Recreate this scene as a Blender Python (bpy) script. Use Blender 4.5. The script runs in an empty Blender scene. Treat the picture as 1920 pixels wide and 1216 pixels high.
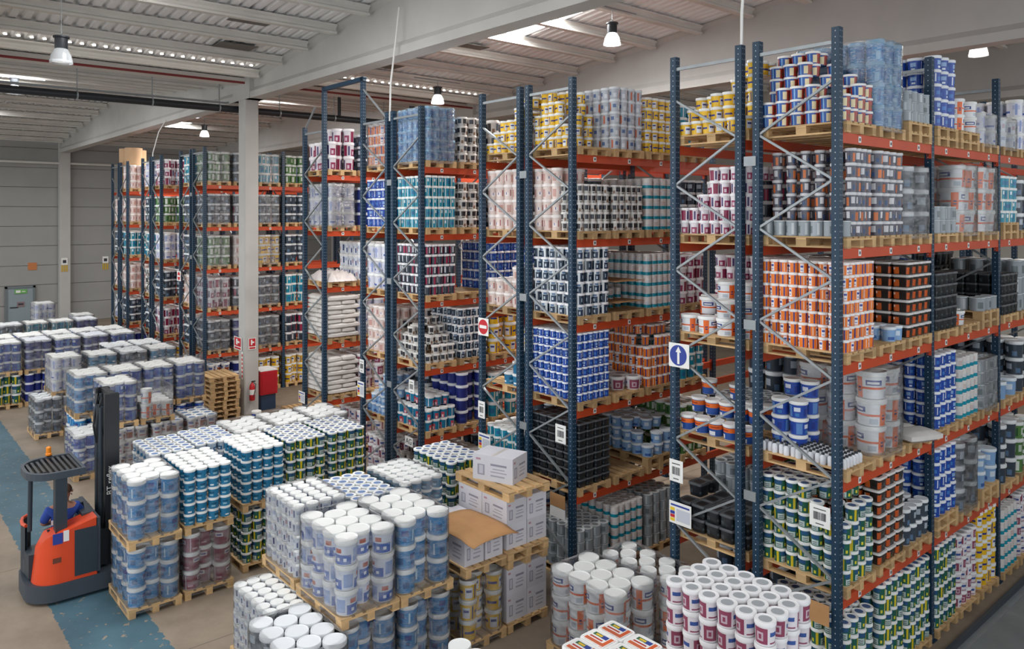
import bpy, math, random
import numpy as np
from mathutils import Vector, Matrix

random.seed(7)
SC = bpy.context.scene
COL = SC.collection
PI = math.pi

# ------------------------------------------------------------------ camera
FPX, YAW, YH, HCAM = 1456.0, math.radians(49.26), 403.0, 6.24
cam_d = bpy.data.cameras.new('camera')
cam = bpy.data.objects.new('camera', cam_d)
COL.objects.link(cam)
cam.location = (0, 0, HCAM)
cam.rotation_euler = (PI / 2, 0, YAW)
cam_d.sensor_fit = 'HORIZONTAL'
cam_d.sensor_width = 36.0
cam_d.lens = FPX * 36.0 / 1920.0
cam_d.shift_y = (YH - 608.0) / 1920.0
cam_d.clip_end = 300
SC.camera = cam
# ------------------------------------------------------------------ world, light, exposure
world = bpy.data.worlds.new('world')
SC.world = world
world.use_nodes = True
world.node_tree.nodes['Background'].inputs[0].default_value = (0.91, 0.96, 1.0, 1)
world.node_tree.nodes['Background'].inputs[1].default_value = 1.2
SC.view_settings.view_transform = 'Standard'
SC.view_settings.look = 'None'
SC.view_settings.exposure = 0.5
SC.view_settings.gamma = 1.0
SC.view_settings.use_curve_mapping = False
SC.cycles.max_bounces = 7
SC.cycles.diffuse_bounces = 4
SC.cycles.glossy_bounces = 2
SC.cycles.transparent_max_bounces = 14
SC.cycles.caustics_reflective = False
SC.cycles.caustics_refractive = False


def area_light(name, loc, sx, sy, power, col=(1, 0.98, 0.95)):
    d = bpy.data.lights.new(name, 'AREA')
    d.shape = 'RECTANGLE'
    d.size, d.size_y, d.energy, d.color = sx, sy, power, col
    o = bpy.data.objects.new(name, d)
    o.location = loc
    COL.objects.link(o)
    return o


# daylight coming down through the rows of roof lights (their panels are built with the ceiling)
SKY = []
for yb in (-3.6, 4.4, 13.6):
    for xb in (-15.9, -14.0, -7.0, -30.0, -33.0, -43.0):
        if not (yb > 10 and xb == -7.0):
            SKY.append((xb, yb))
VALLEYS = (-51.5, -24.1, 3.3)


def roof_z(x):
    if x < -24.1:
        m = -37.8
        half = 13.7
    else:
        m = -10.4
        half = 13.7
    return 10.5 + 1.3 * (1 - abs(x - m) / half)


for i, (xb, yb) in enumerate(SKY):
    area_light('skylight_daylight', (xb, yb, roof_z(xb) - 0.12), 1.2, 1.5, 150, (0.97, 0.99, 1.0))

# ------------------------------------------------------------------ helpers
def lin(h):
    v = [int(h[i:i + 2], 16) / 255 for i in (0, 2, 4)]
    return tuple((c / 12.92 if c <= 0.04045 else ((c + 0.055) / 1.055) ** 2.4) for c in v) + (1.0,)


MATS = {}


def mat(name, hexcol, rough=0.6, metal=0.0, noise=0.0, nscale=8.0, rnd=0.0, spec=0.5, emit=None, bump=0.0):
    if name in MATS:
        return MATS[name]
    m = bpy.data.materials.new(name)
    m.use_nodes = True
    nt = m.node_tree
    b = nt.nodes['Principled BSDF']
    b.inputs['Roughness'].default_value = rough
    b.inputs['Metallic'].default_value = metal
    b.inputs['Specular IOR Level'].default_value = spec
    c = lin(hexcol)
    b.inputs['Base Color'].default_value = c
    last = None
    if noise or rnd or bump:
        tc = nt.nodes.new('ShaderNodeTexCoord')
        nz = nt.nodes.new('ShaderNodeTexNoise')
        nz.inputs['Scale'].default_value = nscale
        nz.inputs['Detail'].default_value = 5
        nt.links.new(tc.outputs['Object'], nz.inputs['Vector'])
        hs = nt.nodes.new('ShaderNodeHueSaturation')
        hs.inputs['Color'].default_value = c
        mr = nt.nodes.new('ShaderNodeMapRange')
        mr.inputs[1].default_value = 0.3
        mr.inputs[2].default_value = 0.7
        mr.inputs[3].default_value = 1 - noise
        mr.inputs[4].default_value = 1 + noise
        nt.links.new(nz.outputs[0], mr.inputs[0])
        if rnd:
            oi = nt.nodes.new('ShaderNodeObjectInfo')
            m2 = nt.nodes.new('ShaderNodeMapRange')
            m2.inputs[3].default_value = 1 - rnd
            m2.inputs[4].default_value = 1 + rnd
            nt.links.new(oi.outputs['Random'], m2.inputs[0])
            mu = nt.nodes.new('ShaderNodeMath')
            mu.operation = 'MULTIPLY'
            nt.links.new(mr.outputs[0], mu.inputs[0])
            nt.links.new(m2.outputs[0], mu.inputs[1])
            nt.links.new(mu.outputs[0], hs.inputs['Value'])
        else:
            nt.links.new(mr.outputs[0], hs.inputs['Value'])
        nt.links.new(hs.outputs[0], b.inputs['Base Color'])
        if bump:
            bp = nt.nodes.new('ShaderNodeBump')
            bp.inputs['Strength'].default_value = bump
            nt.links.new(nz.outputs[0], bp.inputs['Height'])
            nt.links.new(bp.outputs[0], b.inputs['Normal'])
    if emit:
        b.inputs['Emission Color'].default_value = c
        b.inputs['Emission Strength'].default_value = emit
    MATS[name] = m
    return m


def label_mat(name, base, rects, plastic='e9ebee', rough=0.27, rep=2, noise=0.0, v0=0.03, v1=0.97):
    """printed bucket sleeve: u runs round the bucket, v up it; coloured rectangles on a base colour"""
    m = bpy.data.materials.new(name)
    m.use_nodes = True
    nt = m.node_tree
    N, L = nt.nodes, nt.links
    b = N['Principled BSDF']
    b.inputs['Roughness'].default_value = rough
    uv = N.new('ShaderNodeUVMap')
    sp = N.new('ShaderNodeSeparateXYZ')
    L.new(uv.outputs[0], sp.inputs[0])
    mu = N.new('ShaderNodeMath')
    mu.operation = 'MULTIPLY'
    mu.inputs[1].default_value = rep
    L.new(sp.outputs[0], mu.inputs[0])
    fr = N.new('ShaderNodeMath')
    fr.operation = 'FRACT'
    L.new(mu.outputs[0], fr.inputs[0])
    U, V = fr.outputs[0], sp.outputs[1]

    def cmp(sock, a, bb):
        n = N.new('ShaderNodeMath')
        n.operation = 'COMPARE'
        L.new(sock, n.inputs[0])
        n.inputs[1].default_value = (a + bb) / 2
        n.inputs[2].default_value = (bb - a) / 2
        return n.outputs[0]

    def mix(fac, A, Bc):
        n = N.new('ShaderNodeMix')
        n.data_type = 'RGBA'
        L.new(fac, n.inputs[0])
        if isinstance(A, tuple):
            n.inputs[6].default_value = A
        else:
            L.new(A, n.inputs[6])
        n.inputs[7].default_value = Bc
        return n.outputs[2]

    cur = lin(base)
    if noise:
        nz = N.new('ShaderNodeTexNoise')
        nz.inputs['Scale'].default_value = 14
        L.new(uv.outputs[0], nz.inputs['Vector'])
        th = N.new('ShaderNodeMath')
        th.operation = 'GREATER_THAN'
        th.inputs[1].default_value = 0.55
        L.new(nz.outputs[0], th.inputs[0])
        cc = lin(base)
        cur = mix(th.outputs[0], cur, tuple(min(1, c + noise * (1 - c)) for c in cc[:3]) + (1,))
    for (a0, a1, c0, c1, col) in rects:
        p = N.new('ShaderNodeMath')
        p.operation = 'MULTIPLY'
        L.new(cmp(U, a0, a1), p.inputs[0])
        L.new(cmp(V, c0, c1), p.inputs[1])
        cur = mix(p.outputs[0], cur, lin(col))
    # sleeve only between v0 and v1, bare plastic outside
    inv = cmp(V, v0, v1)
    n = N.new('ShaderNodeMix')
    n.data_type = 'RGBA'
    L.new(inv, n.inputs[0])
    n.inputs[6].default_value = lin(plastic)
    if isinstance(cur, tuple):
        n.inputs[7].default_value = cur
    else:
        L.new(cur, n.inputs[7])
    hs = N.new('ShaderNodeHueSaturation')
    oi = N.new('ShaderNodeObjectInfo')
    m2 = N.new('ShaderNodeMapRange')
    m2.inputs[3].default_value = 0.88
    m2.inputs[4].default_value = 1.06
    L.new(oi.outputs['Random'], m2.inputs[0])
    L.new(m2.outputs[0], hs.inputs['Value'])
    L.new(n.outputs[2], hs.inputs['Color'])
    L.new(hs.outputs[0], b.inputs['Base Color'])
    return m


class MB:
    def __init__(s):
        s.v, s.f, s.m, s.uv = [], [], [], []

    def add(s, vs, fs, mi=0, uvs=None):
        o = len(s.v)
        s.v += [tuple(p) for p in vs]
        for k, f in enumerate(fs):
            s.f.append(tuple(i + o for i in f))
            s.m.append(mi)
            s.uv.append(uvs[k] if uvs else [(0, 0)] * len(f))
        return s

    def box(s, x0, x1, y0, y1, z0, z1, mi=0):
        vs = [(x, y, z) for z in (z0, z1) for y in (y0, y1) for x in (x0, x1)]
        fs = [(0, 2, 3, 1), (4, 5, 7, 6), (0, 1, 5, 4), (2, 6, 7, 3), (0, 4, 6, 2), (1, 3, 7, 5)]
        q = [(0, 0), (1, 0), (1, 1), (0, 1)]
        uq = [q, q, q, [(1, 0), (1, 1), (0, 1), (0, 0)], [(1, 0), (1, 1), (0, 1), (0, 0)], [(0, 0), (1, 0), (1, 1), (0, 1)]]
        return s.add(vs, fs, mi, uq)

    def bar(s, p, q, w, h, mi=0, up=(0, 0, 1)):
        p, q = Vector(p), Vector(q)
        d = (q - p).normalized()
        u = Vector(up)
        a = d.cross(u)
        if a.length < 1e-4:
            a = d.cross(Vector((1, 0, 0)))
        a.normalize()
        bb = a.cross(d).normalized()
        vs = []
        for e in (p, q):
            for (i, j) in ((-1, -1), (1, -1), (1, 1), (-1, 1)):
                vs.append(e + a * (i * w / 2) + bb * (j * h / 2))
        fs = [(0, 1, 2, 3), (7, 6, 5, 4)] + [(i, i + 4, (i + 1) % 4 + 4, (i + 1) % 4) for i in range(4)]
        return s.add(vs, fs, mi)

    def tube(s, pts, r, n=8, mi=0):
        pts = [Vector(p) for p in pts]
        o = len(s.v)
        for i, p in enumerate(pts):
            d = (pts[min(i + 1, len(pts) - 1)] - pts[max(i - 1, 0)]).normalized()
            a = d.cross(Vector((0, 0, 1)))
            if a.length < 1e-3:
                a = Vector((1, 0, 0))
            a.normalize()
            bb = d.cross(a).normalized()
            for k in range(n):
                t = 2 * PI * k / n
                s.v.append(tuple(p + a * (r * math.cos(t)) + bb * (r * math.sin(t))))
        for i in range(len(pts) - 1):
            for k in range(n):
                s.f.append((o + i * n + k, o + i * n + (k + 1) % n, o + (i + 1) * n + (k + 1) % n, o + (i + 1) * n + k))
                s.m.append(mi)
                s.uv.append([(0, 0)] * 4)
        for st in (0, len(pts) - 1):
            idx = [o + st * n + k for k in range(n)]
            s.f.append(tuple(idx if st else idx[::-1]))
            s.m.append(mi)
            s.uv.append([(0, 0)] * n)
        return s

    def lathe(s, prof, n=20, mi=0, vlo=None, vhi=None, cx=0, cy=0, capb=True, capt=True, sq=0.0, aspect=1.0):
        """prof: list of (r, z[, mat]); sq>0 makes it a rounded square"""
        o = len(s.v)
        for (r, z, *_) in prof:
            for k in range(n):
                t = 2 * PI * (k + 0.5) / n
                c, sn = math.cos(t), math.sin(t)
                if sq:
                    e = 2 / (2 + 4 * sq)
                    c = math.copysign(abs(c) ** e, c)
                    sn = math.copysign(abs(sn) ** e, sn)
                s.v.append((cx + r * c * aspect, cy + r * sn, z))
        for i in range(len(prof) - 1):
            mm = prof[i][2] if len(prof[i]) > 2 else mi
            for k in range(n):
                a, b2 = o + i * n + k, o + i * n + (k + 1) % n
                c2, d2 = o + (i + 1) * n + (k + 1) % n, o + (i + 1) * n + k
                s.f.append((a, b2, c2, d2))
                s.m.append(mm)
                if vlo is not None:
                    v0 = (prof[i][1] - vlo) / (vhi - vlo)
                    v1 = (prof[i + 1][1] - vlo) / (vhi - vlo)
                    s.uv.append([(k / n, v0), ((k + 1) / n, v0), ((k + 1) / n, v1), (k / n, v1)])
                else:
                    s.uv.append([(0, 0)] * 4)
        if capb:
            s.f.append(tuple(o + k for k in range(n))[::-1])
            s.m.append(mi)
            s.uv.append([(0, 0)] * n)
        if capt:
            i = len(prof) - 1
            s.f.append(tuple(o + i * n + k for k in range(n)))
            s.m.append(prof[-1][2] if len(prof[-1]) > 2 else mi)
            s.uv.append([(0, 0)] * n)
        return s

    def mesh(s, name, mats, smooth=None):
        me = bpy.data.meshes.new(name)
        me.from_pydata(s.v, [], s.f)
        for x in (mats if isinstance(mats, (list, tuple)) else [mats]):
            me.materials.append(x)
        me.polygons.foreach_set('material_index', s.m)
        ul = me.uv_layers.new(name='UVMap')
        flat = [c for f in s.uv for p in f for c in p]
        ul.data.foreach_set('uv', flat)
        if smooth:
            me.polygons.foreach_set('use_smooth', [True] * len(s.f))
            me.set_sharp_from_angle(angle=math.radians(smooth))
        me.update()
        return me

    def obj(s, name, mats, parent=None, smooth=None):
        return new(name, s.mesh(name, mats, smooth), parent)


def new(name, data, parent=None, loc=None):
    o = bpy.data.objects.new(name, data)
    COL.objects.link(o)
    if parent is not None:
        o.parent = parent
    if loc is not None:
        o.location = loc
    return o


def tag(o, label=None, cat=None, group=None, kind=None):
    if label:
        o['label'] = label
    if cat:
        o['category'] = cat
    if group:
        o['group'] = group
    if kind:
        o['kind'] = kind
    return o


def thing(name, label, cat, loc=(0, 0, 0), rz=0.0, group=None):
    o = new(name, None, None, loc)
    o.rotation_euler = (0, 0, rz)
    o.empty_display_size = 0.1
    return tag(o, label, cat, group)


# ------------------------------------------------------------------ common materials
M_white = mat('white_plastic', 'e8e9ea', 0.42)
M_lid = mat('lid_white', 'eff0ee', 0.45, rnd=0.03)
M_wood = mat('pallet_wood', 'c6a375', 0.75, noise=0.14, nscale=6, rnd=0.22, bump=0.1)
M_blue = None
M_orange = mat('beam_orange', 'c64a24', 0.45, noise=0.06, nscale=3)
M_galv = mat('galvanised', '989da0', 0.42, 0.5, noise=0.08, nscale=5)
M_conc = mat('precast_concrete', 'bbb9b5', 0.85, noise=0.05, nscale=1.2)
M_conc2 = mat('purlin_concrete', 'd2cfc9', 0.85, noise=0.06, nscale=1.0)
M_black = mat('black_paint', '22252a', 0.45)
M_dark = mat('dark_steel', '343a42', 0.5)
M_red = mat('sign_red', 'c4202a', 0.5)
M_card = mat('cardboard', 'b98a5c', 0.85, noise=0.06, nscale=5)
M_carton = mat('white_carton_board', 'd3d1d8', 0.8, noise=0.04, nscale=4)
M_rubber = mat('tyre_rubber', '1b1c1e', 0.8)
M_signw = mat('sign_white', 'ecebe8', 0.5)
M_navy = mat('sign_blue', '2a3f96', 0.5)
M_ink = mat('ink_dark', '33343a', 0.7)
M_inky = mat('ink_yellow', 'e6c22c', 0.6)
M_sack = mat('sack_paper', 'dad5d0', 0.8, noise=0.06, nscale=7, bump=0.25)
M_film = None


def upright_material():
    m = bpy.data.materials.new('upright_blue')
    m.use_nodes = True
    nt = m.node_tree
    N, L = nt.nodes, nt.links
    b = N['Principled BSDF']
    b.inputs['Roughness'].default_value = 0.45
    tc = N.new('ShaderNodeTexCoord')
    sp = N.new('ShaderNodeSeparateXYZ')
    L.new(tc.outputs['Object'], sp.inputs[0])

    def math_(op, a, b2=None, c=None):
        n = N.new('ShaderNodeMath')
        n.operation = op
        for i, x in enumerate((a, b2, c)):
            if x is None:
                continue
            if isinstance(x, (int, float)):
                n.inputs[i].default_value = x
            else:
                L.new(x, n.inputs[i])
        return n.outputs[0]
    fz = math_('FRACT', math_('MULTIPLY', sp.outputs[2], 1 / 0.075))
    rz = math_('COMPARE', fz, 0.5, 0.10)
    rx = math_('COMPARE', math_('ABSOLUTE', sp.outputs[0]), 0.0, 0.006)
    ry = math_('COMPARE', math_('ABSOLUTE', sp.outputs[1]), 0.022, 0.005)
    xy = math_('MAXIMUM', rx, ry)
    hole = math_('MULTIPLY', rz, xy)
    mx = N.new('ShaderNodeMix')
    mx.data_type = 'RGBA'
    L.new(hole, mx.inputs[0])
    mx.inputs[6].default_value = lin('0e324a')
    mx.inputs[7].default_value = lin('b4bac0')  # pale dots: brightness seen through the punched holes, put into the colour
    L.new(mx.outputs[2], b.inputs['Base Color'])
    return m


M_blue = upright_material()


def film_material():
    m = bpy.data.materials.new('stretch_film')
    m.use_nodes = True
    nt = m.node_tree
    N, L = nt.nodes, nt.links
    for n in list(N):
        if n.type == 'BSDF_PRINCIPLED':
            N.remove(n)
    out = [n for n in N if n.type == 'OUTPUT_MATERIAL'][0]
    tr = N.new('ShaderNodeBsdfTransparent')
    tr.inputs[0].default_value = (0.99, 0.995, 1, 1)
    gl = N.new('ShaderNodeBsdfGlossy')
    gl.inputs['Roughness'].default_value = 0.12
    df = N.new('ShaderNodeBsdfDiffuse')
    df.inputs[0].default_value = (0.95, 0.96, 1.0, 1)
    tc = N.new('ShaderNodeTexCoord')
    mp = N.new('ShaderNodeMapping')
    mp.inputs['Scale'].default_value = (5, 5, 14)
    mp.inputs['Rotation'].default_value = (0.3, 0.2, 0)
    nz = N.new('ShaderNodeTexNoise')
    nz.inputs['Scale'].default_value = 1.2
    nz.inputs['Detail'].default_value = 4
    L.new(tc.outputs['Object'], mp.inputs[0])
    L.new(mp.outputs[0], nz.inputs['Vector'])
    bp = N.new('ShaderNodeBump')
    bp.inputs['Strength'].default_value = 0.7
    bp.inputs['Distance'].default_value = 0.05
    L.new(nz.outputs[0], bp.inputs['Height'])
    L.new(bp.outputs[0], gl.inputs['Normal'])
    lw = N.new('ShaderNodeFresnel')
    lw.inputs[0].default_value = 1.45
    L.new(bp.outputs[0], lw.inputs['Normal'])
    ad = N.new('ShaderNodeMath')
    ad.operation = 'MULTIPLY_ADD'
    L.new(lw.outputs[0], ad.inputs[0])
    ad.inputs[1].default_value = 0.8
    ad.inputs[2].default_value = 0.03
    m1 = N.new('ShaderNodeMixShader')
    st = N.new('ShaderNodeMapRange')
    st.inputs[1].default_value = 0.38
    st.inputs[2].default_value = 0.72
    st.inputs[3].default_value = 0.03
    st.inputs[4].default_value = 0.21
    L.new(nz.outputs[0], st.inputs[0])
    L.new(st.outputs[0], m1.inputs[0])
    L.new(tr.outputs[0], m1.inputs[1])
    L.new(df.outputs[0], m1.inputs[2])
    m2 = N.new('ShaderNodeMixShader')
    L.new(ad.outputs[0], m2.inputs[0])
    L.new(m1.outputs[0], m2.inputs[1])
    L.new(gl.outputs[0], m2.inputs[2])
    L.new(m2.outputs[0], out.inputs[0])
    return m


M_film = film_material()

# ------------------------------------------------------------------ the hall: floor, walls, roof, frames
def floor_material():
    m = bpy.data.materials.new('floor_concrete')
    m.use_nodes = True
    nt = m.node_tree
    N, L = nt.nodes, nt.links
    b = N['Principled BSDF']
    tc = N.new('ShaderNodeTexCoord')
    sp = N.new('ShaderNodeSeparateXYZ')
    L.new(tc.outputs['Object'], sp.inputs[0])
    nz = N.new('ShaderNodeTexNoise')
    nz.inputs['Scale'].default_value = 0.7
    nz.inputs['Detail'].default_value = 8
    nz.inputs['Roughness'].default_value = 0.65
    L.new(tc.outputs['Object'], nz.inputs['Vector'])
    nf = N.new('ShaderNodeTexNoise')
    nf.inputs['Scale'].default_value = 9
    nf.inputs['Detail'].default_value = 6
    L.new(tc.outputs['Object'], nf.inputs['Vector'])
    cr = N.new('ShaderNodeValToRGB')
    cr.color_ramp.elements[0].position = 0.3
    cr.color_ramp.elements[0].color = lin('75685b')
    cr.color_ramp.elements[1].position = 0.7
    cr.color_ramp.elements[1].color = lin('9a8b79')
    L.new(nz.outputs[0], cr.inputs[0])

    def math_(op, a, b2=None, c=None):
        n = N.new('ShaderNodeMath')
        n.operation = op
        for i, x in enumerate((a, b2, c)):
            if x is None:
                continue
            if isinstance(x, (int, float)):
                n.inputs[i].default_value = x
            else:
                L.new(x, n.inputs[i])
        return n.outputs[0]
    # painted blue lane along the ends of the floor stacks, worn at its edges
    dist = math_('ABSOLUTE', math_('SUBTRACT', sp.outputs[1], 3.05))
    dist = math_('ADD', dist, math_('MULTIPLY', math_('SUBTRACT', nf.outputs[0], 0.5), 0.12))
    lane = math_('LESS_THAN', dist, 0.56)
    wear = math_('MULTIPLY', lane, math_('LESS_THAN', nf.outputs[0], 0.64))
    cb = N.new('ShaderNodeValToRGB')
    cb.color_ramp.elements[0].position = 0.3
    cb.color_ramp.elements[0].color = lin('36525e')
    cb.color_ramp.elements[1].position = 0.7
    cb.color_ramp.elements[1].color = lin('4d6d7b')
    L.new(nz.outputs[0], cb.inputs[0])
    mx = N.new('ShaderNodeMix')
    mx.data_type = 'RGBA'
    L.new(wear, mx.inputs[0])
    ms = N.new('ShaderNodeMix')
    ms.data_type = 'RGBA'
    L.new(math_('GREATER_THAN', sp.outputs[0], -4.35), ms.inputs[0])
    L.new(cr.outputs[0], ms.inputs[6])
    cg = N.new('ShaderNodeValToRGB')
    cg.color_ramp.elements[0].position = 0.3
    cg.color_ramp.elements[0].color = lin('6b6f6f')
    cg.color_ramp.elements[1].position = 0.7
    cg.color_ramp.elements[1].color = lin('8d9191')
    L.new(nz.outputs[0], cg.inputs[0])
    L.new(cg.outputs[0], ms.inputs[7])
    L.new(ms.outputs[2], mx.inputs[6])
    L.new(cb.outputs[0], mx.inputs[7])
    # saw-cut joints every few metres
    jx = math_('COMPARE', math_('FRACT', math_('MULTIPLY', sp.outputs[0], 1 / 4.6)), 0.5, 0.0018)
    jy = math_('COMPARE', math_('FRACT', math_('MULTIPLY', math_('ADD', sp.outputs[1], 0.75), 1 / 4.6)), 0.5, 0.0018)
    j = math_('MAXIMUM', jx, jy)
    m3 = N.new('ShaderNodeMix')
    m3.data_type = 'RGBA'
    L.new(j, m3.inputs[0])
    L.new(mx.outputs[2], m3.inputs[6])
    m3.inputs[7].default_value = lin('5c5146')
    L.new(m3.outputs[2], b.inputs['Base Color'])
    b.inputs['Roughness'].default_value = 0.62
    return m


fl = MB().box(-56, 12, -14, 40, -0.2, 0).obj('floor', floor_material())
tag(fl, 'worn concrete warehouse floor with a painted blue lane', kind='structure')

FRAMES_Y = (0.8, 9.5, 18.2, 27.0)
# left end wall: precast strips between pilasters
M_wallp = mat('wall_panel', '9b9a97', 0.85, noise=0.04, nscale=0.8)
M_wall2 = mat('wall_back', 'b9b6b0', 0.85, noise=0.03, nscale=0.6)
wl = MB().box(-52.2, -51.62, -14, 40, 0, 12.4).obj('wall_left', mat('wall_joint', '77736c', 0.9))
tag(wl, 'grey precast end wall with horizontal panel joints', kind='structure')
edges = [-14, 0.8, 9.72, 18.5, 27.2, 40]
for i in range(len(edges) - 1):
    z = 0.0
    while z < 11.9:
        z2 = min(z + 1.12, 12.2)
        MB().box(-51.62, -51.56, edges[i] + 0.02, edges[i + 1] - 0.02, z + 0.014, z2 - 0.014).obj('wall_panel', M_wallp, wl)
        z = z2
for y in (0.8, 9.5, 18.2, 27.0):
    o = MB().box(-51.6, -51.2, y, y + 0.56, 0, 10.6).obj('pilaster', M_conc, wl)
bw = MB().box(-52, 12, 36, 36.4, 0, 13).obj('wall_back', M_wall2)
tag(bw, 'pale end wall seen far down the racking aisles', kind='structure')
wr = MB().box(2.6, 3.0, 8.4, 36, 0, 5.2).obj('light_block_wall', M_wall2)  # added out of view to shade the right aisle, low so light enters above
tag(wr, 'plain unseen wall added beside the open aisle to block side light', kind='structure')
# horizontal pipe along the left wall
tag(MB().tube([(-51.3, -10, 9.25), (-51.3, 36, 9.25)], 0.07, 8).obj('wall_pipe', M_conc2), 'thin grey pipe running along the end wall', 'pipe')

# portal frames: delta beams along X
def frame_beam(y, x0, x1, n):
    mid = (x0 + x1) / 2
    mb = MB()
    zb = 9.85
    st = [(x0 + 0.3, 10.62), (mid, 11.95), (x1 - 0.3, 10.62)]
    prof = lambda zt: [(0.0, zb), (0.46, zb), (0.46, zb + 0.2), (0.34, zb + 0.34), (0.34, zt - 0.25), (0.46, zt - 0.15), (0.46, zt), (0, zt), (0, zt - 0.15), (0.12, zt - 0.25), (0.12, zb + 0.34), (0, zb + 0.2)]
    for x, zt in st:
        mb.v += [(x, y + a, b) for a, b in prof(zt)]
    k = 12
    for i in range(2):
        for j in range(k):
            a, b = i * k + j, i * k + (j + 1) % k
            mb.f.append((a, a + k, b + k, b))
            mb.m.append(0)
            mb.uv.append([(0, 0)] * 4)
    for f in (tuple(range(k)), tuple(range(2 * k, 3 * k))[::-1]):
        mb.f.append(f)
        mb.m.append(0)
        mb.uv.append([(0, 0)] * k)
    o = mb.obj('roof_beam', M_conc)
    return tag(o, n, kind='structure')


nm = ['over the floor stacks', 'over the rack ends', 'above the middle of the racks', 'above the far end of the racks']
for i, y in enumerate(FRAMES_Y):
    frame_beam(y, -51.5, -24.1, 'grey concrete roof beam %s, wall side of the column' % nm[i])
    frame_beam(y, -24.1, 3.3, 'grey concrete roof beam %s, near side of the column' % nm[i])


def column(x0, x1, y0, y1, zt, label):
    c = 0.03
    mb = MB()
    pts = [(x0 + c, y0), (x1 - c, y0), (x1, y0 + c), (x1, y1 - c), (x1 - c, y1), (x0 + c, y1), (x0, y1 - c), (x0, y0 + c)]
    vs = [(a, b, z) for z in (0, zt) for a, b in pts]
    fs = [(i, (i + 1) % 8, (i + 1) % 8 + 8, i + 8) for i in range(8)] + [tuple(range(8))[::-1], tuple(range(8, 16))]
    mb.add(vs, fs)
    o = mb.obj('concrete_column', M_conc)
    return tag(o, label, kind='structure')


column(-24.33, -23.83, 9.5, 9.96, 9.85, 'square grey concrete column with red fire signs')
column(-24.33, -23.83, 18.2, 18.66, 9.85, 'square grey concrete column deep among the racks')
# capital widening under the beams
for y in (9.5, 18.2):
    tag(MB().box(-24.75, -23.4, y - 0.02, y + 0.5, 9.85, 10.65).obj('column_beam', M_conc), 'concrete beam seat on top of a column', kind='structure')

# roof deck: trapezoid sheets, ribs running down the slope
M_deck = mat('roof_sheet', 'ececed', 0.5, 0.0, noise=0.05, nscale=1.0)
M_skyl = mat('skylight_panel', 'f4f6f6', 0.4, emit=3.2)
ceil = new('ceiling', None)
tag(ceil, 'ribbed metal roof carried on concrete purlins', kind='structure')
slopes = [(-51.5, -37.8), (-37.8, -24.1), (-24.1, -10.4), (-10.4, 3.3)]
PITCH = 0.28
for (xa, xb) in slopes:
    mb = MB()
    za, zb = roof_z(xa) + 0.02, roof_z(xb) + 0.02
    if xa == -37.8:
        zb = 10.52
    if xb == 3.3:
        zb = 10.52
    y = -10.0
    prof = []
    while y < 36:
        prof += [(y, 0), (y + 0.15, 0), (y + 0.18, 0.075), (y + 0.25, 0.075)]
        y += PITCH
    vs = [(xa, a, za + b) for a, b in prof] + [(xb, a, zb + b) for a, b in prof]
    n = len(prof)
    mb.add(vs, [(i, i + 1, i + 1 + n, i + n) for i in range(n - 1)])
    o = mb.obj('roof_sheet', M_deck, ceil)
    o.modifiers.new('thickness', 'SOLIDIFY').thickness = 0.012
# skylights as translucent sheets set just under the deck
for (x, y) in SKY:
    za, zb = roof_z(x - 0.6) - 0.03, roof_z(x + 0.6) - 0.03
    mb = MB()
    mb.add([(x - 0.6, y - 0.75, za), (x + 0.6, y - 0.75, zb), (x + 0.6, y + 0.75, zb), (x - 0.6, y + 0.75, za), (x - 0.6, y - 0.75, za + .02), (x + 0.6, y - 0.75, zb + .02), (x + 0.6, y + 0.75, zb + .02), (x - 0.6, y + 0.75, za + .02)],
           [(0, 3, 2, 1), (4, 5, 6, 7), (0, 1, 5, 4), (1, 2, 6, 5), (2, 3, 7, 6), (3, 0, 4, 7)])
    mb.obj('skylight_panel', M_skyl, ceil)
# daylight showing through the open rib ends along one sheet joint
M_gap = mat('daylight_gap', 'fff8ec', 0.5, emit=4.0)
GAP = MB().box(-0.035, 0.035, -0.035, 0.035, -0.012, 0.0).mesh('light_gap', M_gap)
y = 1.6
while y < 17.6:
    if not 9.3 < y < 10.1:
        new('light_gap', GAP, ceil, (-22.45, y, roof_z(-22.45) + 0.005))
    y += PITCH
# darker vent patches
M_vent = mat('vent_grey', '6f6b66', 0.8)
for (x, y) in ((-18.4, 7.6), (-20.9, 8.0), (-17.9, 13.6), (-20.4, 12.6)):
    z = roof_z(x) - 0.005
    MB().box(x - 0.55, x + 0.55, y - 0.5, y + 0.5, z - 0.03, z - 0.01).obj('roof_vent', M_vent, ceil)
# purlins
px = -50.32
PX = []
while px < 2.5:
    if min(abs(px + 24.1), abs(px + 51.5)) > 0.45:
        PX.append(px)
    px += 1.62
bays = [(-10, 0.8), (1.26, 9.5), (9.96, 18.2), (18.66, 27.0), (27.46, 36)]
pm = {}
for (ya, yb) in bays:
    mb = MB()
    vs = [(-.09, 0), (.09, 0), (.09, .05), (.04, .09), (.04, .15), (.11, .2), (.11, .24), (-.11, .24), (-.11, .2), (-.04, .15), (-.04, .09), (-.09, .05)]
    mb.add([(a, ya, b) for a, b in vs] + [(a, yb, b) for a, b in vs], [tuple(range(12)), tuple(range(12, 24))[::-1]] + [(i, i + 12, (i + 1) % 12 + 12, (i + 1) % 12) for i in range(12)])
    pm[ya] = mb.mesh('purlin', M_conc2)
for x in PX:
    for (ya, yb) in bays:
        new('purlin', pm[ya], ceil, (x, 0, roof_z(x) - 0.25))
# valley gutter
MB().box(-24.45, -23.75, -10, 36, 10.35, 10.5).obj('valley_gutter', M_conc2, ceil)

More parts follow.
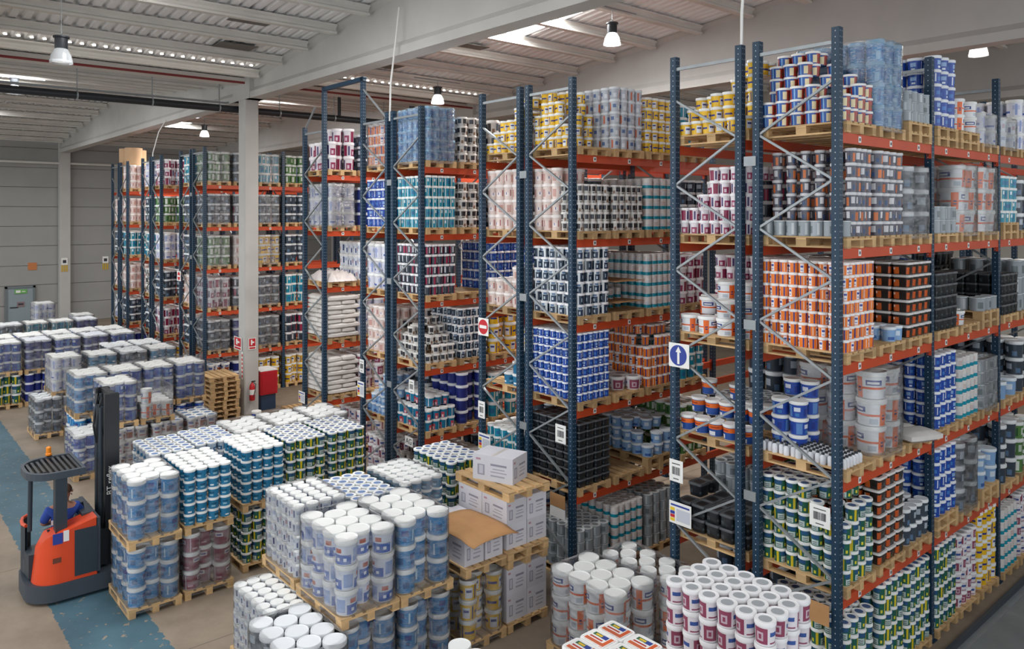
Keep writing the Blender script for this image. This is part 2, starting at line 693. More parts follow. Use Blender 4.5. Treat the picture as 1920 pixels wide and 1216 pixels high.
# pipes under the valley
pp = thing('drain_pipe', 'thick black drain pipe hung under the roof valley', 'pipe')
MB().tube([(-24.62, -3, 9.62), (-24.62, 16.0, 9.62)], 0.11, 12).obj('pipe_run', M_black, pp, 40)
MB().tube([(-24.62, 16.0, 9.62), (-24.5, 16.1, 9.65), (-24.4, 16.1, 10.3)], 0.11, 12).obj('elbow', M_black, pp, 40)
MB().tube([(-24.62, 13.2, 9.72), (-24.62, 13.2, 10.4)], 0.06, 10).obj('downpipe', M_black, pp, 40)
for k in range(9):
    y = -1 + 2.0 * k
    MB().bar((-24.62, y, 9.62), (-24.62, y, 10.4), 0.03, 0.012).obj('hanger', M_galv, pp)
    MB().lathe([(0.13, -0.02), (0.13, 0.02)], 12).obj('pipe_clip', M_galv, pp).matrix_local = Matrix.Translation((-24.62, y, 9.62)) @ Matrix.Rotation(PI / 2, 4, 'X')
tag(MB().tube([(-24.62, -3, 9.8), (-24.62, 9.2, 9.8), (-24.62, 9.3, 9.82)], 0.03, 8).obj('conduit_pipe', M_galv), 'thin grey conduit above the black drain pipe', 'pipe')
M_redp = mat('pipe_red', '7d2c2a', 0.6)
tag(MB().tube([(-23.33, 1.35, 10.26), (-23.33, 9.3, 10.28)], 0.035, 8).obj('sprinkler_pipe', M_redp), 'dull red sprinkler pipe under the roof valley before the column', 'pipe')
tag(MB().tube([(-23.33, 10.1, 10.28), (-23.33, 18.1, 10.3)], 0.035, 8).obj('sprinkler_pipe', M_redp), 'dull red sprinkler pipe under the roof valley beyond the column', 'pipe')

# door in the end wall
dr = new('door_1', None, None, (-51.5, 7.6, 0))
tag(dr, 'grey-blue steel exit door in the end wall', kind='structure')
M_door = mat('door_steel', '8d9aa0', 0.5)
MB().box(-0.02, 0.03, -0.62, 0.62, 0, 2.1).obj('door_leaf', M_door, dr)
mbd = MB()
mbd.box(-0.03, 0.07, -0.74, -0.62, 0, 2.22).box(-0.03, 0.07, 0.62, 0.74, 0, 2.22).box(-0.03, 0.07, -0.74, 0.74, 2.1, 2.22)
mbd.obj('door_frame', mat('door_frame_grey', '6e767a', 0.6), dr)
MB().box(0.03, 0.06, -0.5, -0.1, 1.0, 1.06).obj('push_bar', M_black, dr)
sg = thing('exit_sign', 'small green emergency exit sign on the wall door', 'sign', (-51.45, 7.62, 1.8))
MB().box(0, 0.02, -0.3, 0.3, 0, 0.24).obj('sign_plate', mat('exit_green', '6fae5e', 0.5), sg)
MB().box(0.02, 0.025, -0.24, -0.02, 0.05, 0.19).box(0.02, 0.025, 0.05, 0.22, 0.1, 0.14).obj('pictogram', M_signw, sg)
sg = thing('door_notice', 'small dark notice on the middle of the grey door', 'sign', (-51.45, 7.62, 1.05))
MB().box(0, 0.015, -0.18, 0.18, 0, 0.28).obj('sign_plate', mat('notice_grey', '8a7478', 0.6), sg)
MB().box(0.015, 0.02, -0.13, 0.13, 0.1, 0.2).obj('print', M_ink, sg)
for (y, z, lb) in ((9.75, 2.95, 'white notice with yellow tails on the wall pilaster'), (12.0, 2.95, 'white notice with yellow tails beside the far racks')):
    sg = thing('wall_notice', lb, 'sign', (-51.19 if y < 10 else -51.55, y, z))
    MB().box(0, 0.02, -0.16, 0.16, 0.4, 0.8).obj('sign_plate', M_signw, sg)
    MB().box(0.02, 0.025, -0.09, 0.09, 0.5, 0.68).obj('print', M_ink, sg)
    for k in range(3):
        MB().box(0, 0.015, -0.16 + 0.12 * k, -0.08 + 0.12 * k, 0, 0.38).obj('yellow_strip', mat('yellow_strip', 'c8a53c', 0.7), sg)
for (y, z, lb) in ((8.2, 3.1, 'square orange mark on the wall above the door'), (13.6, 2.6, 'orange mark on the wall beside the end rack')):
    sg = MB().box(-51.56, -51.53, y - .22, y + .22, z, z + 0.42).obj('wall_mark', mat('orange_mark', 'c07a4a', 0.8))
    tag(sg, lb, 'sign')

# ------------------------------------------------------------------ pendant lamps
M_glass = bpy.data.materials.new('lamp_glass')
M_glass.use_nodes = True
_b = M_glass.node_tree.nodes['Principled BSDF']
_b.inputs['Base Color'].default_value = (0.8, 0.82, 0.84, 1)
_b.inputs['Roughness'].default_value = 0.15
_b.inputs['Transmission Weight'].default_value = 0.5
_b.inputs['Alpha'].default_value = 0.75
M_bulb = mat('lamp_lit', 'fffaf0', 0.5, emit=14.0)
M_bulb_off = mat('lamp_dim', 'e9ebec', 0.4, emit=0.35)


def lamp(x, y, z, label, power, lit=True):
    t = thing('pendant_lamp', label, 'lamp', (x, y, z), 0, 'high bay pendant lamps')
    MB().lathe([(0.215, 0), (0.21, 0.03), (0.185, 0.16), (0.13, 0.27), (0.09, 0.3)], 24, capb=False, capt=False).obj('reflector', M_glass, t, 50)
    MB().lathe([(0.115, 0.29), (0.12, 0.31), (0.12, 0.5), (0.15, 0.51), (0.15, 0.54), (0.05, 0.56)], 20).obj('housing', M_black, t, 40)
    MB().lathe([(0.17, 0.03), (0.165, 0.05)], 24).obj('bulb', M_bulb if lit else M_bulb_off, t)
    ring = [(0.035 * math.cos(a), 0, 0.6 + 0.035 * math.sin(a)) for a in [k * PI / 5 for k in range(11)]]
    MB().tube(ring, 0.008, 6).obj('hook', M_galv, t)
    zr = roof_z(x) - 0.25 - z
    MB().tube([(0, 0, 0.63), (0, 0, max(zr, 0.7))], 0.008, 6).obj('cable', M_galv, t)
    MB().bar((0, -0.9, zr - 0.02), (0, 0.9, zr - 0.02), 0.03, 0.03).obj('conduit', M_galv, t)
    if not lit:
        return
    d = bpy.data.lights.new('lamp_light', 'AREA')
    d.shape = 'DISK'
    d.size = 0.34
    d.energy = power
    d.color = (1, 0.96, 0.9)
    o = new('lamp_light', d, t, (0, 0, 0.0))


lamp(-17.84, 3.34, 9.31, 'clear bell pendant lamp over the floor stacks', 120, False)
lamp(-30.6, 4.35, 10.3, 'dark pendant lamp at the wall side of the roof valley', 120, False)
lamp(-12.8, 14.26, 10.4, 'brightly lit bell pendant lamp above the nearest racks', 300)
lamp(-20.5, 14.5, 9.82, 'lit bell pendant lamp beyond the tall rack portal', 300)
lamp(-36.6, 12.7, 9.87, 'small lit pendant lamp beyond the long pipe', 300)
lamp(-6.8, 20.6, 10.05, 'lit pendant lamp behind the far roof beam', 300)

# ------------------------------------------------------------------ pallet racking
Y0 = 9.26
BAY = 2.8
LZ = [0.0, 1.49, 2.935, 4.385, 5.825, 7.265]   # floor, then tops of the five beam levels
TOPZ = 8.56


def upright_mesh(h):
    mb = MB()
    mb.box(-0.05, 0.05, -0.05, -0.036, 0, h)
    mb.box(-0.05, -0.036, -0.036, 0.05, 0, h).box(0.036, 0.05, -0.036, 0.05, 0, h)
    mb.box(-0.036, -0.02, 0.036, 0.05, 0, h).box(0.02, 0.036, 0.036, 0.05, 0, h)
    return mb.mesh('upright', M_blue)


def beam_mesh(L):
    mb = MB()
    mb.box(-0.025, 0.025, 0.05, L - 0.05, -0.13, 0)
    mb.box(-0.012, 0.03, 0.05, 0.056, -0.20, 0.05).box(-0.012, 0.03, L - 0.056, L - 0.05, -0.20, 0.05)
    mb.box(-0.035, -0.026, -0.02, 0.055, -0.2, 0.05).box(-0.035, -0.026, L - 0.055, L + 0.02, -0.2, 0.05)
    return mb.mesh('beam', M_orange)


UP = {h: upright_mesh(h) for h in (TOPZ, 9.5)}
BM = beam_mesh(BAY)
PLATE = MB().box(-0.09, 0.09, -0.08, 0.08, 0, 0.012).mesh('base_plate', M_blue)
TAGM = MB().box(0, 0.004, -0.035, 0.035, -0.04, 0.04, 0).box(0.004, 0.006, -0.015, 0.015, -0.018, 0.018, 1).mesh('location_tag', [M_signw, M_ink])
RACK = {}


def rack(key, xr, bays, label, mirror=False, tall=(), tags=True, skip=()):
    xl = xr - 1.2
    t = thing('pallet_rack', label, 'rack', (xr, Y0, 0), 0, 'blue and orange pallet racks')
    RACK[key] = xr
    for k in range(bays + 1):
        y = 0.05 + k * BAY
        for side, x in (('r', -0.05), ('l', -1.15)):
            h = 9.5 if (k == 0 and side in tall) else TOPZ
            new('upright', UP[h], t, (x, y, 0))
            new('base_plate', PLATE, t, (x, y, 0))
        if k > 1 and key not in ('A', 'H'):
            continue
        # zigzag bracing
        za, zb = [7.31 - 1.24 * i for i in range(6)], [7.92 - 1.24 * i for i in range(7)]
        L = [(-1.12, z) for z in (zb if mirror else za)]
        R = [(-0.08, z) for z in (za if mirror else zb)]
        seq = sorted(L + R, key=lambda p: -p[1])
        for (p, q) in zip(seq[:-1], seq[1:]):
            if q[1] < 0.3:
                continue
            MB().bar((p[0], y - 0.02, p[1]), (q[0], y - 0.02, q[1]), 0.03, 0.036, up=(0, 1, 0)).obj('brace', M_galv, t)
        MB().bar((-0.08, y - 0.02, 8.38), (-1.12, y - 0.02, 8.38), 0.03, 0.045).obj('brace', M_galv, t)
    for b in range(bays):
        for lv in range(1, 6):
            if (b, lv) in skip:
                continue
            for side in (0, 1):
                o = new('beam', BM, t, (-0.03 if side == 0 else -1.17, b * BAY + 0.05, LZ[lv]))
                if side == 1:
                    o.rotation_euler = (0, 0, PI)
                    o.location = (-1.17, b * BAY + 0.05 + BAY, LZ[lv])
                elif tags and b < (3 if key == 'A' else 1):
                    for q in range(3):
                        new('location_tag', TAGM, o, (0.026, 0.5 + 0.9 * q, -0.065))
    return t


rA = rack('A', -4.6, 4, 'blue and orange pallet rack nearest the camera')
rB = rack('B', -5.97, 4, 'pallet rack with the blue arrow sign on its post', True)
rC = rack('C', -9.2, 3, 'pallet rack behind the white cartons, full of royal blue and orange cans')
rD = rack('D', -10.53, 2, 'pallet rack with the red no-entry sign on its post', True)
rE = rack('E', -13.71, 2, 'pallet rack with the AG plate at its foot')
rF = rack('F', -15.05, 2, 'pallet rack with one tall portal post, backing onto the AG rack', True, tall=('l',))
rG = rack('G', -18.1, 2, 'pallet rack holding white sacks beside the tall portal', tall=('r',))
rH = rack('H', -26.76, 3, 'pallet rack passing behind the concrete column', tags=True)
rI = rack('I', -28.12, 2, 'pallet rack backing onto the column rack', True)
rJ = rack('J', -31.5, 2, 'pallet rack second from the end wall group, yellow buckets low down')
rK = rack('K', -32.86, 2, 'pallet rack with the white cable dropping to its post', True)
rL = rack('L', -36.2, 2, 'pallet rack under the tall brown cardboard rolls')
rM = rack('M', -37.56, 2, 'outermost pallet rack beside the end wall', True)
# spacers tying back-to-back racks, portal tie over the aisle
for t, xr in ((rA, -4.6), (rC, -9.2), (rE, -13.71), (rH, -26.76), (rJ, -31.5), (rL, -36.2)):
    for z in (6.9, 4.7, 2.4):
        MB().box(-1.32, -1.14, -0.02, 0.0, z, z + 0.13).obj('row_spacer', M_galv, t)
MB().box(-2.05 - 0.0, -0.0, 0.0, 0.08, 9.4, 9.5).obj('portal_tie', M_blue, rG).location = (2.0, 0, 0)
MB().bar((-0.05, 0.05, 8.9), (0.55, 0.05, 9.45), 0.03, 0.04, up=(0, 1, 0)).obj('portal_brace', M_galv, rG).location = (-1.1, 0, -0.4)
MB().bar((-1.1, 0.03, 9.2), (-0.1, 0.03, 8.45), 0.03, 0.04, up=(0, 1, 0)).obj('portal_brace', M_galv, rF)

# ------------------------------------------------------------------ pallets
PB = {}
PB['deck'] = MB().box(-0.6, 0.6, -0.07, 0.07, 0.122, 0.144).mesh('deck_board', M_wood)
PB['deckn'] = MB().box(-0.6, 0.6, -0.05, 0.05, 0.122, 0.144).mesh('deck_board', M_wood)
PB['str'] = MB().box(-0.07, 0.07, -0.4, 0.4, 0.1, 0.122).mesh('cross_board', M_wood)
PB['bot'] = MB().box(-0.6, 0.6, -0.05, 0.05, 0, 0.022).mesh('bottom_board', M_wood)
PB['blk'] = MB().box(-0.07, 0.07, -0.05, 0.05, 0.022, 0.1).mesh('block', M_wood)
_m = MB()
for y in (-0.33, -0.165, 0, 0.165, 0.33):
    _m.box(-0.6, 0.6, y - 0.06, y + 0.06, 0.122, 0.144)
for x in (-0.53, 0, 0.53):
    _m.box(x - 0.07, x + 0.07, -0.4, 0.4, 0.1, 0.122)
    for y in (-0.345, 0, 0.345):
        _m.box(x - 0.07, x + 0.07, y - 0.05, y + 0.05, 0.022, 0.1)
for y in (-0.345, 0, 0.345):
    _m.box(-0.6, 0.6, y - 0.05, y + 0.05, 0, 0.022)
PB['all'] = _m.mesh('wooden_pallet', M_wood)


def pallet(x0, x1, y0, y1, z, label, parts=True, rz=0.0, group='wooden pallets'):
    cx, cy = (x0 + x1) / 2, (y0 + y1) / 2
    sc = ((x1 - x0) / 1.2, (y1 - y0) / 0.8, 1)
    if not parts:
        o = new('wooden_pallet', PB['all'], None, (cx, cy, z))
        o.scale = sc
        o.rotation_euler = (0, 0, rz)
        return tag(o, label, 'pallet', group)
    t = thing('wooden_pallet', label, 'pallet', (cx, cy, z), rz, group)
    t.scale = sc
    for i, y in enumerate((-0.33, -0.165, 0, 0.165, 0.33)):
        new('deck_board', PB['deck' if i % 2 == 0 else 'deckn'], t, (0, y, 0))
    for x in (-0.53, 0, 0.53):
        new('cross_board', PB['str'], t, (x, 0, 0))
        for y in (-0.345, 0, 0.345):
            new('block', PB['blk'], t, (x, y, 0))
    for y in (-0.345, 0, 0.345):
        new('bottom_board', PB['bot'], t, (0, y, 0))
    return t


# ------------------------------------------------------------------ bucket designs
W = 'eceded'
# name: (description, base colour, rectangles, lid, lid centre, shape, plastic)
DES = {
    'teal_paint_bucket': ('teal paint bucket', '2a7aa4', [(.18, .40, .2, .36, 'e6eef2'), (.58, .92, .5, .72, '1d5878'), (.62, .85, .25, .42, '8fbccd')], 'efefed', None, 'round', W),
    'green_paint_bucket': ('green yellow-striped paint bucket', '24604f', [(.04, .17, 0, 1, 'd9c22c'), (.30, .70, .1, .55, 'bccbc8'), (.26, .74, .62, .95, '2a5580'), (.36, .62, .18, .24, '4b5a60'), (.36, .62, .34, .40, '4b5a60'), (.8, .92, .2, .45, 'd9d23a')], 'efefed', '4b6592', 'round', W),
    'floral_blue_bucket': ('large light-blue floral bucket', '1580c0', [(.08, .30, .5, .8, '1c3f8c'), (.12, .24, .2, .42, '1a5590'), (.44, .50, .2, .8, 'b9d6e6'), (.66, .86, .25, .6, '155a92')], 'efefed', None, 'round', 'd6e2ec'),
    'maroon_paint_bucket': ('maroon and white paint bucket', 'e6dfe4', [(.05, .52, .1, .92, '954a62'), (.16, .38, .25, .7, 'c9b4c0'), (.60, .90, .5, .72, '3f5c9e'), (.60, .95, .12, .2, '954a62'), (.22, .32, .35, .6, '954a62')], 'eeeced', 'a5a9ad', 'round', W),
    'dark_red_bucket': ('dark red bucket', '84304a', [(.1, .42, .55, .82, 'd9cdd4'), (.14, .36, .62, .74, '5a4a86'), (.6, .64, .05, .95, 'cdb8c2'), (.7, .92, .2, .3, 'b98a9c')], 'efefed', None, 'round', W),
    'blue_footed_bucket': ('large pale bucket with blue foot', 'd3d9e8', [(.0, .6, .05, .52, '2c5cb2'), (.1, .3, .6, .82, 'b8573f'), (.66, .95, .15, .8, '8ea6d6'), (.14, .24, .2, .36, 'e6ebf4'), (.36, .46, .2, .36, 'e6ebf4')], 'efefed', None, 'round', W),
    'white_navy_bucket': ('white bucket with small navy print', 'e4e8f0', [(.08, .20, .3, .9, '33427c'), (.30, .55, .55, .85, 'b4bfd8'), (.62, .72, .15, .6, '44508a'), (.78, .92, .35, .7, 'c9a9b4')], 'efefed', None, 'round', W),
    'orange_banded_bucket': ('large white bucket with orange band', 'e6e7ea', [(0, 1, .44, .54, 'e2622f'), (.08, .46, .62, .86, '2f4488'), (.12, .40, .68, .78, 'e6e7ea'), (.80, 1, 0, 1, 'ea6a24'), (.55, .75, .1, .34, 'b9c1cc'), (.86, .95, .3, .38, '2d2f6a'), (.86, .95, .45, .53, '2d2f6a')], 'efefed', None, 'round', W),
    'orange_paint_can': ('orange paint can', 'ee7a20', [(.10, .36, .08, .92, 'ece6ea'), (.13, .33, .55, .75, '38479a'), (.14, .3, .26, .32, '38479a'), (.62, .72, 0, 1, '39357f'), (.88, .93, .1, .9, 'f2dccb')], 'f2ecea', None, 'round', W),
    'yellow_paint_bucket': ('yellow paint bucket', 'edbd27', [(.15, .55, .42, .58, '343a86'), (.64, .94, .15, .8, 'e6e8ee'), (.68, .9, .5, .66, '3a4590'), (.02, .08, .1, .9, '343a86')], 'efefed', None, 'round', W),
    'royal_blue_can': ('royal-blue paint can', '234ba6', [(.12, .36, .45, .8, '8fb0dc'), (.16, .32, .15, .32, 'dfe8f2'), (.58, .64, .2, .9, 'e2e8f4'), (.72, .92, .3, .62, '3f79c4')], 'eef0f4', None, 'round', W),
    'navy_patterned_can': ('navy-patterned white can', 'dfe5e8', [(.04, .46, .02, .98, '223449'), (.20, .26, .3, .7, '9fb4c4'), (.54, .90, .02, .72, '2b3d58'), (.60, .84, .76, .96, '5b7ba0'), (.62, .72, .2, .5, 'c9d6e0')], 'f1eff2', None, 'round', W),
    'teal_banded_can': ('white can with teal band', 'e2ddda', [(0, 1, 0, .34, '128fa6'), (.2, .5, .4, .8, 'd3c2bf'), (.6, .9, .35, .6, 'cfd3d8')], 'e6e3e1', None, 'can', 'e2ddda'),
    'black_square_tub': ('black square tub', '23272c', [(.1, .4, .25, .6, '3d454c'), (.6, .8, .3, .5, '454f52')], '53565a', '2a2524', 'tub', '2a2d31'),
    'steel_tin': ('plain steel tin', '9aa2a8', [(.1, .35, .2, .7, '6f787c'), (.6, .72, .1, .9, 'c4c9cc')], 'd0d4d6', '84898c', 'can', '9aa2a8'),
    'crimson_paint_can': ('crimson and white can', 'e4dce2', [(.04, .32, .02, .98, '8a2649'), (.38, .50, .1, .9, '4b3f6c'), (.58, .94, .02, .62, '97355a'), (.66, .8, .15, .45, 'd8c0cc')], 'f1ecee', None, 'round', W),
    'red_blue_tub': ('red and blue paint tub', '2a58a6', [(.46, 1, 0, 1, 'a83c30'), (.30, .50, .12, .85, 'f0e0b4'), (.6, .85, .3, .6, '7c4a2a'), (.12, .18, 0, 1, '86b4e0')], 'f3efec', None, 'round', '2a58a6'),
    'sky_blue_bucket': ('sky-blue wrapped bucket', '4a93cc', [(.1, .4, .3, .8, '3a78bc'), (.55, .72, .1, .6, '9cc6e6'), (.78, .88, .2, .9, '2d66a8')], '8fbcdc', None, 'round', '6faad6'),
    'pink_paint_bucket': ('pale pink paint bucket', 'e3cfc8', [(.1, .35, .2, .8, 'c79a90'), (.5, .72, .3, .6, 'efe4e2'), (.8, .86, .3, .8, 'a85a5c'), (.55, .6, .4, .6, '3b4a86')], 'efe6e2', None, 'round', 'ece2de'),
    'blue_white_bucket': ('large blue and white bucket', '2c50ae', [(.05, .28, .1, .9, '5f8cc8'), (.36, .60, .5, .8, 'dfe6f2'), (.40, .56, .15, .38, '3d7fc0'), (.74, .9, .2, .7, '2a3f94')], 'efefed', None, 'round', 'e4e9f0'),
    'silver_paint_can': ('silver-grey paint can', 'b9bdc6', [(.08, .2, .1, .9, 'c9653f'), (.34, .56, .4, .75, '5a6f9c'), (.7, .9, .2, .6, 'd9dce2')], 'd9dce0', None, 'round', 'c9ccd2'),
    'grey_orange_can': ('dark can with orange print', '5b5a66', [(.06, .26, .1, .8, 'd8743a'), (.4, .66, .3, .85, 'd6d6da'), (.76, .9, .2, .6, '35507c')], 'd9d8da', None, 'round', 'b9b9be'),
    'lilac_white_bucket': ('large white and lilac bucket', 'dcdce8', [(.1, .5, .25, .4, '4a66b4'), (.6, .9, .5, .8, 'b9bfdc'), (.7, .8, .1, .9, '8f9fd0')], 'efefed', None, 'round', W),
    'brown_patterned_can': ('brown and black patterned can', 'cfcbc6', [(.06, .36, .3, .95, '2f2c30'), (.42, .58, .1, .5, '86664e'), (.66, .94, .35, .95, '3a3f4a'), (.1, .3, .05, .2, '6f6a62')], 'e6e2de', None, 'round', W),
    'cyan_paint_can': ('cyan and white can', '1f8fa9', [(.1, .16, 0, 1, 'e8edf0'), (.3, .55, .3, .7, '2c6f9e'), (.66, .72, 0, 1, 'f0e2c0'), (.8, .94, .5, .85, 'dfe9ee')], 'efefed', None, 'round', W),
    'crimson_navy_can': ('crimson and navy can', '3b4654', [(.1, .3, .08, .92, 'a62a4e'), (.45, .6, .2, .9, 'd8dadf'), (.72, .9, .1, .7, '2c3440')], 'f1eef0', None, 'round', W),
    'orange_black_tub': ('orange and black square tub', '2a2523', [(.12, .42, .1, .75, 'dd6a2c'), (.58, .9, .1, .75, 'c95a26'), (.2, .34, .5, .7, 'f0e6e0')], 'dcd8d6', '4a403c', 'tub', 'd9d3d0'),
    'blue_orange_bucket': ('blue bucket with orange collar', '27509c', [(0, 1, .58, .93, 'e8702a'), (.1, .42, .1, .42, 'e6e8ee'), (.2, .6, .68, .8, 'b8421f')], 'efefed', None, 'round', W),
    'navy_bucket': ('large navy bucket', '26327e', [(.2, .5, .3, .6, '34459a')], 'e6e8ee', None, 'round', 'dfe2ea'),
    'teal_red_can': ('teal and red can', '2079a0', [(.5, .78, .05, .7, 'c9505e'), (.1, .16, 0, 1, 'e6eaee'), (.56, .7, .1, .4, 'f0d6d8')], 'eeeeec', None, 'round', W),
    'pale_blue_bucket': ('pale blue bucket', '86abd6', [(.15, .5, .15, .4, '3d62a6'), (.6, .85, .4, .8, 'd6e2ee')], 'dfe6ec', None, 'round', 'c8d6e6'),
    'green_white_bucket': ('large green and white bucket', '557f44', [(.08, .3, .15, .85, 'e2e8e0'), (.45, .6, .2, .8, '2f5a34'), (.75, .92, .3, .8, 'c9d4c4')], 'e9ebe9', None, 'round', W),
    'charcoal_bucket': ('large charcoal bucket', '3d4652', [(.1, .4, .4, .8, 'aab4c0'), (.55, .75, .15, .5, '5b7796')], 'e8eaec', None, 'round', 'c9d0d8'),
    'blue_lidded_bucket': ('pale bucket with blue lid badge', 'b9c8d8', [(.05, .45, .1, .55, '2f6a9c'), (.15, .35, .2, .4, 'e6eef4'), (.6, .9, .12, .5, '3f7fae')], 'efefed', '6f88b4', 'round', W),
    'printed_lid_tub': ('square tub with orange printed lid', 'e9e6e4', [(.1, .8, .2, .7, 'd9683a')], 'f0eeec', 'cf6a3e', 'tub', W),
    'brown_banded_bucket': ('brown and white bucket', 'd9d4d6', [(.05, .45, .08, .7, '8a4a36'), (.1, .4, .75, .92, '3b4d8c'), (.6, .95, .3, .42, 'b5402e'), (.6, .9, .6, .85, '4a5f9c')], 'efefed', '6d86ac', 'round', W),
}
LIDM = {}


def lid_mat(h):
    if h not in LIDM:
        LIDM[h] = mat('lid_' + h, h, 0.45, rnd=0.03)
    return LIDM[h]


MESH = {}


def build_design(name):
    desc, base, rects, lid, dot, shape, plastic = DES[name]
    noise = {'floral_blue_bucket': 0.1, 'sky_blue_bucket': 0.3}.get(name, 0.0)
    ml = label_mat(name + '_sleeve', base, rects, plastic, noise=noise)
    mL = lid_mat(lid)
    mD = lid_mat(dot) if dot else mL
    mats = [ml, mL, mD]
    sq = 1.2 if shape == 'tub' else 0.0

    def body(mb, n):
        if shape == 'can':
            mb.lathe([(0.485, 0), (0.495, 0.02), (0.48, 0.04), (0.48, 0.93), (0.495, 0.95)], n, 0, 0.0, 0.95, capt=False)
        elif shape == 'tub':
            mb.lathe([(0.40, 0), (0.415, 0.02), (0.455, 0.84)], n, 0, 0.0, 0.84, capt=False, sq=sq)
        else:
            mb.lathe([(0.415, 0), (0.43, 0.015), (0.465, 0.8), (0.475, 0.8), (0.48, 0.84)], n, 0, 0.0, 0.82, capt=False)

    def top(mb, n):
        if shape == 'can':
            mb.lathe([(0.495, 0.945, 1), (0.5, 0.975, 1), (0.49, 1.0, 1), (0.455, 0.985, 1), (0.3, 0.97, 2), (0.28, 0.97, 2)], n, 1, capb=False, sq=sq)
        else:
            mb.lathe([(0.48, 0.82, 1), (0.5, 0.83, 1), (0.5, 0.96, 1), (0.485, 1.0, 1), (0.445, 1.0, 1), (0.43, 0.985, 1), (0.31, 0.985, 2), (0.30, 0.985, 2)], n, 1, capb=False, sq=sq)
    a = MB()
    body(a, 24)
    MESH[name, 'body'] = a.mesh(name, [mat('plastic_' + plastic, plastic, 0.4)] + mats[1:], 35)
    a = MB()
    if shape == 'can':
        a.lathe([(0.483, 0.05), (0.483, 0.92)], 24, 0, 0.0, 0.95, capt=False, capb=False)
    elif shape == 'tub':
        a.lathe([(0.42, 0.03), (0.458, 0.82)], 24, 0, 0.0, 0.84, capt=False, capb=False, sq=sq)
    else:
        a.lathe([(0.434, 0.02), (0.4685, 0.79)], 24, 0, 0.0, 0.82, capt=False, capb=False)
    MESH[name, 'sleeve'] = a.mesh(name + '_sleeve', mats, 35)
    a = MB()
    top(a, 24)
    MESH[name, 'lid'] = a.mesh(name + '_lid', mats, 35)
    a = MB()
    body(a, 16)
    top(a, 16)
    MESH[name, 'one'] = a.mesh(name, mats, 35)
    # low version kept as arrays for the joined remainder
    a = MB()
    n = 12
    if shape == 'can':
        a.lathe([(0.485, 0), (0.485, 0.95)], n, 0, 0.0, 0.95, capt=False)
        a.lathe([(0.5, 0.95, 1), (0.5, 1.0, 1), (0.44, 0.985, 1), (0.28, 0.985, 2)], n, 1, capb=False)
    else:
        a.lathe([(0.42, 0), (0.47, 0.83)], n, 0, 0.0, 0.83, capt=False, sq=sq)
        a.lathe([(0.5, 0.83, 1), (0.5, 0.98, 1), (0.44, 1.0, 1), (0.28, 0.985, 2)], n, 1, capb=False, sq=sq)
    MESH[name, 'low'] = a
    MESH[name, 'mats'] = mats


for _n in DES:
    build_design(_n)
_lp = label_mat('lid_print', 'f0eeec', [(.04, .96, .06, .94, 'd9643a'), (.04, .8, .3, .94, 'f0eeec'), (.1, .72, .62, .88, '3f6a4a'), (.2, .5, .68, .82, 'e6c040'), (.5, .76, .6, .9, '3a4c94'), (.1, .7, .38, .5, 'b8433a'), (.1, .9, .1, .24, 'c86a4a')], 'f0eeec', rep=1, v0=0, v1=1)
LIDPRINT = MB().box(-0.4, 0.4, -0.4, 0.4, 0.98, 1.004).mesh('lid_print', _lp)

ORD = ('first', 'second', 'third', 'fourth', 'fifth', 'sixth', 'seventh', 'eighth', 'ninth', 'tenth', 'eleventh', 'twelfth', 'thirteenth', 'fourteenth')
INST = {n: [] for n in DES}      # per design: (depth, loc, rot, scale, label, group, near)


def depth(x, y):
    return -math.sin(YAW) * x + math.cos(YAW) * y


def load(design, x0, x1, y0, y1, z, h, nx, ny, nl, label, steps=None, near=False, stagger=False, faces='xyz', jit=0.004, turn=None):
    """buckets on a pallet: only those with an open face towards -Y, +X or upwards are built (the others cannot be seen)"""
    dx, dy = (x1 - x0) / nx, (y1 - y0) / ny
    dia = min(dx, dy) * 0.985
    hexa = (nx, ny) == (4, 3) and DES[design][5] == 'round'
    if hexa:
        dia = min((x1 - x0) / 4.0, (y1 - y0) / 2.732) * 0.99
        dy = (y1 - y0 - dia) / 2
    lh = h / nl
    tub = DES[design][5] == 'tub'
    if steps is None:
        H = [[nl] * ny for _ in range(nx)]
    else:
        H = [[steps(i, j) for j in range(ny)] for i in range(nx)]
    short = design.replace('_', ' ')
    group = short + 's, ' + label
    along = 'from aisle' if 'shelf' in label or 'floor level' in label else 'across'
    for i in range(nx):
        for j in range(ny):
            if hexa and j == 1 and i == nx - 1:
                continue
            for k in range(H[i][j]):
                vis = k == H[i][j] - 1
                if not vis and 'y' in faces:
                    vis = j == 0 or H[i][j - 1] <= k
                if not vis and 'x' in faces:
                    vis = i == nx - 1 or H[i + 1][j] <= k
                if not vis and not (hexa and j == 1 and i == nx - 2 and 'x' in faces):
                    continue
                x = x0 + (i + 0.5) * dx + random.uniform(-jit, jit)
                y = y0 + (j + 0.5) * dy + random.uniform(-jit, jit)
                if hexa:
                    x = x0 + dia / 2 + i * (x1 - x0 - dia) / 3 + (dx / 2 if j == 1 else 0)
                    y = y0 + dia / 2 + j * dy + random.uniform(-jit, jit)
                sc = (dx * 0.985, dy * 0.985, lh * 0.995) if tub else (dia, dia, lh * 0.995)
                rot = 0.0 if tub else (turn if turn is not None else random.choice((0, 0, 0.6, 1.3, 2.1, 2.8)) + random.uniform(-0.25, 0.25)) + (0 if turn is None else random.uniform(-.12, .12))
                lay = 'top' if k == H[i][j] - 1 else ORD[k]
                full = '%s, %s layer, %s %s, %s row, %s' % (short, lay, ORD[nx - 1 - i], along, 'front' if j == 0 else ORD[j], label)
                INST[design].append((depth(x, y), (x, y, z + k * lh), rot, sc, full if nx * ny > 1 else short + ', ' + label, group, near))


FILM_N = 0


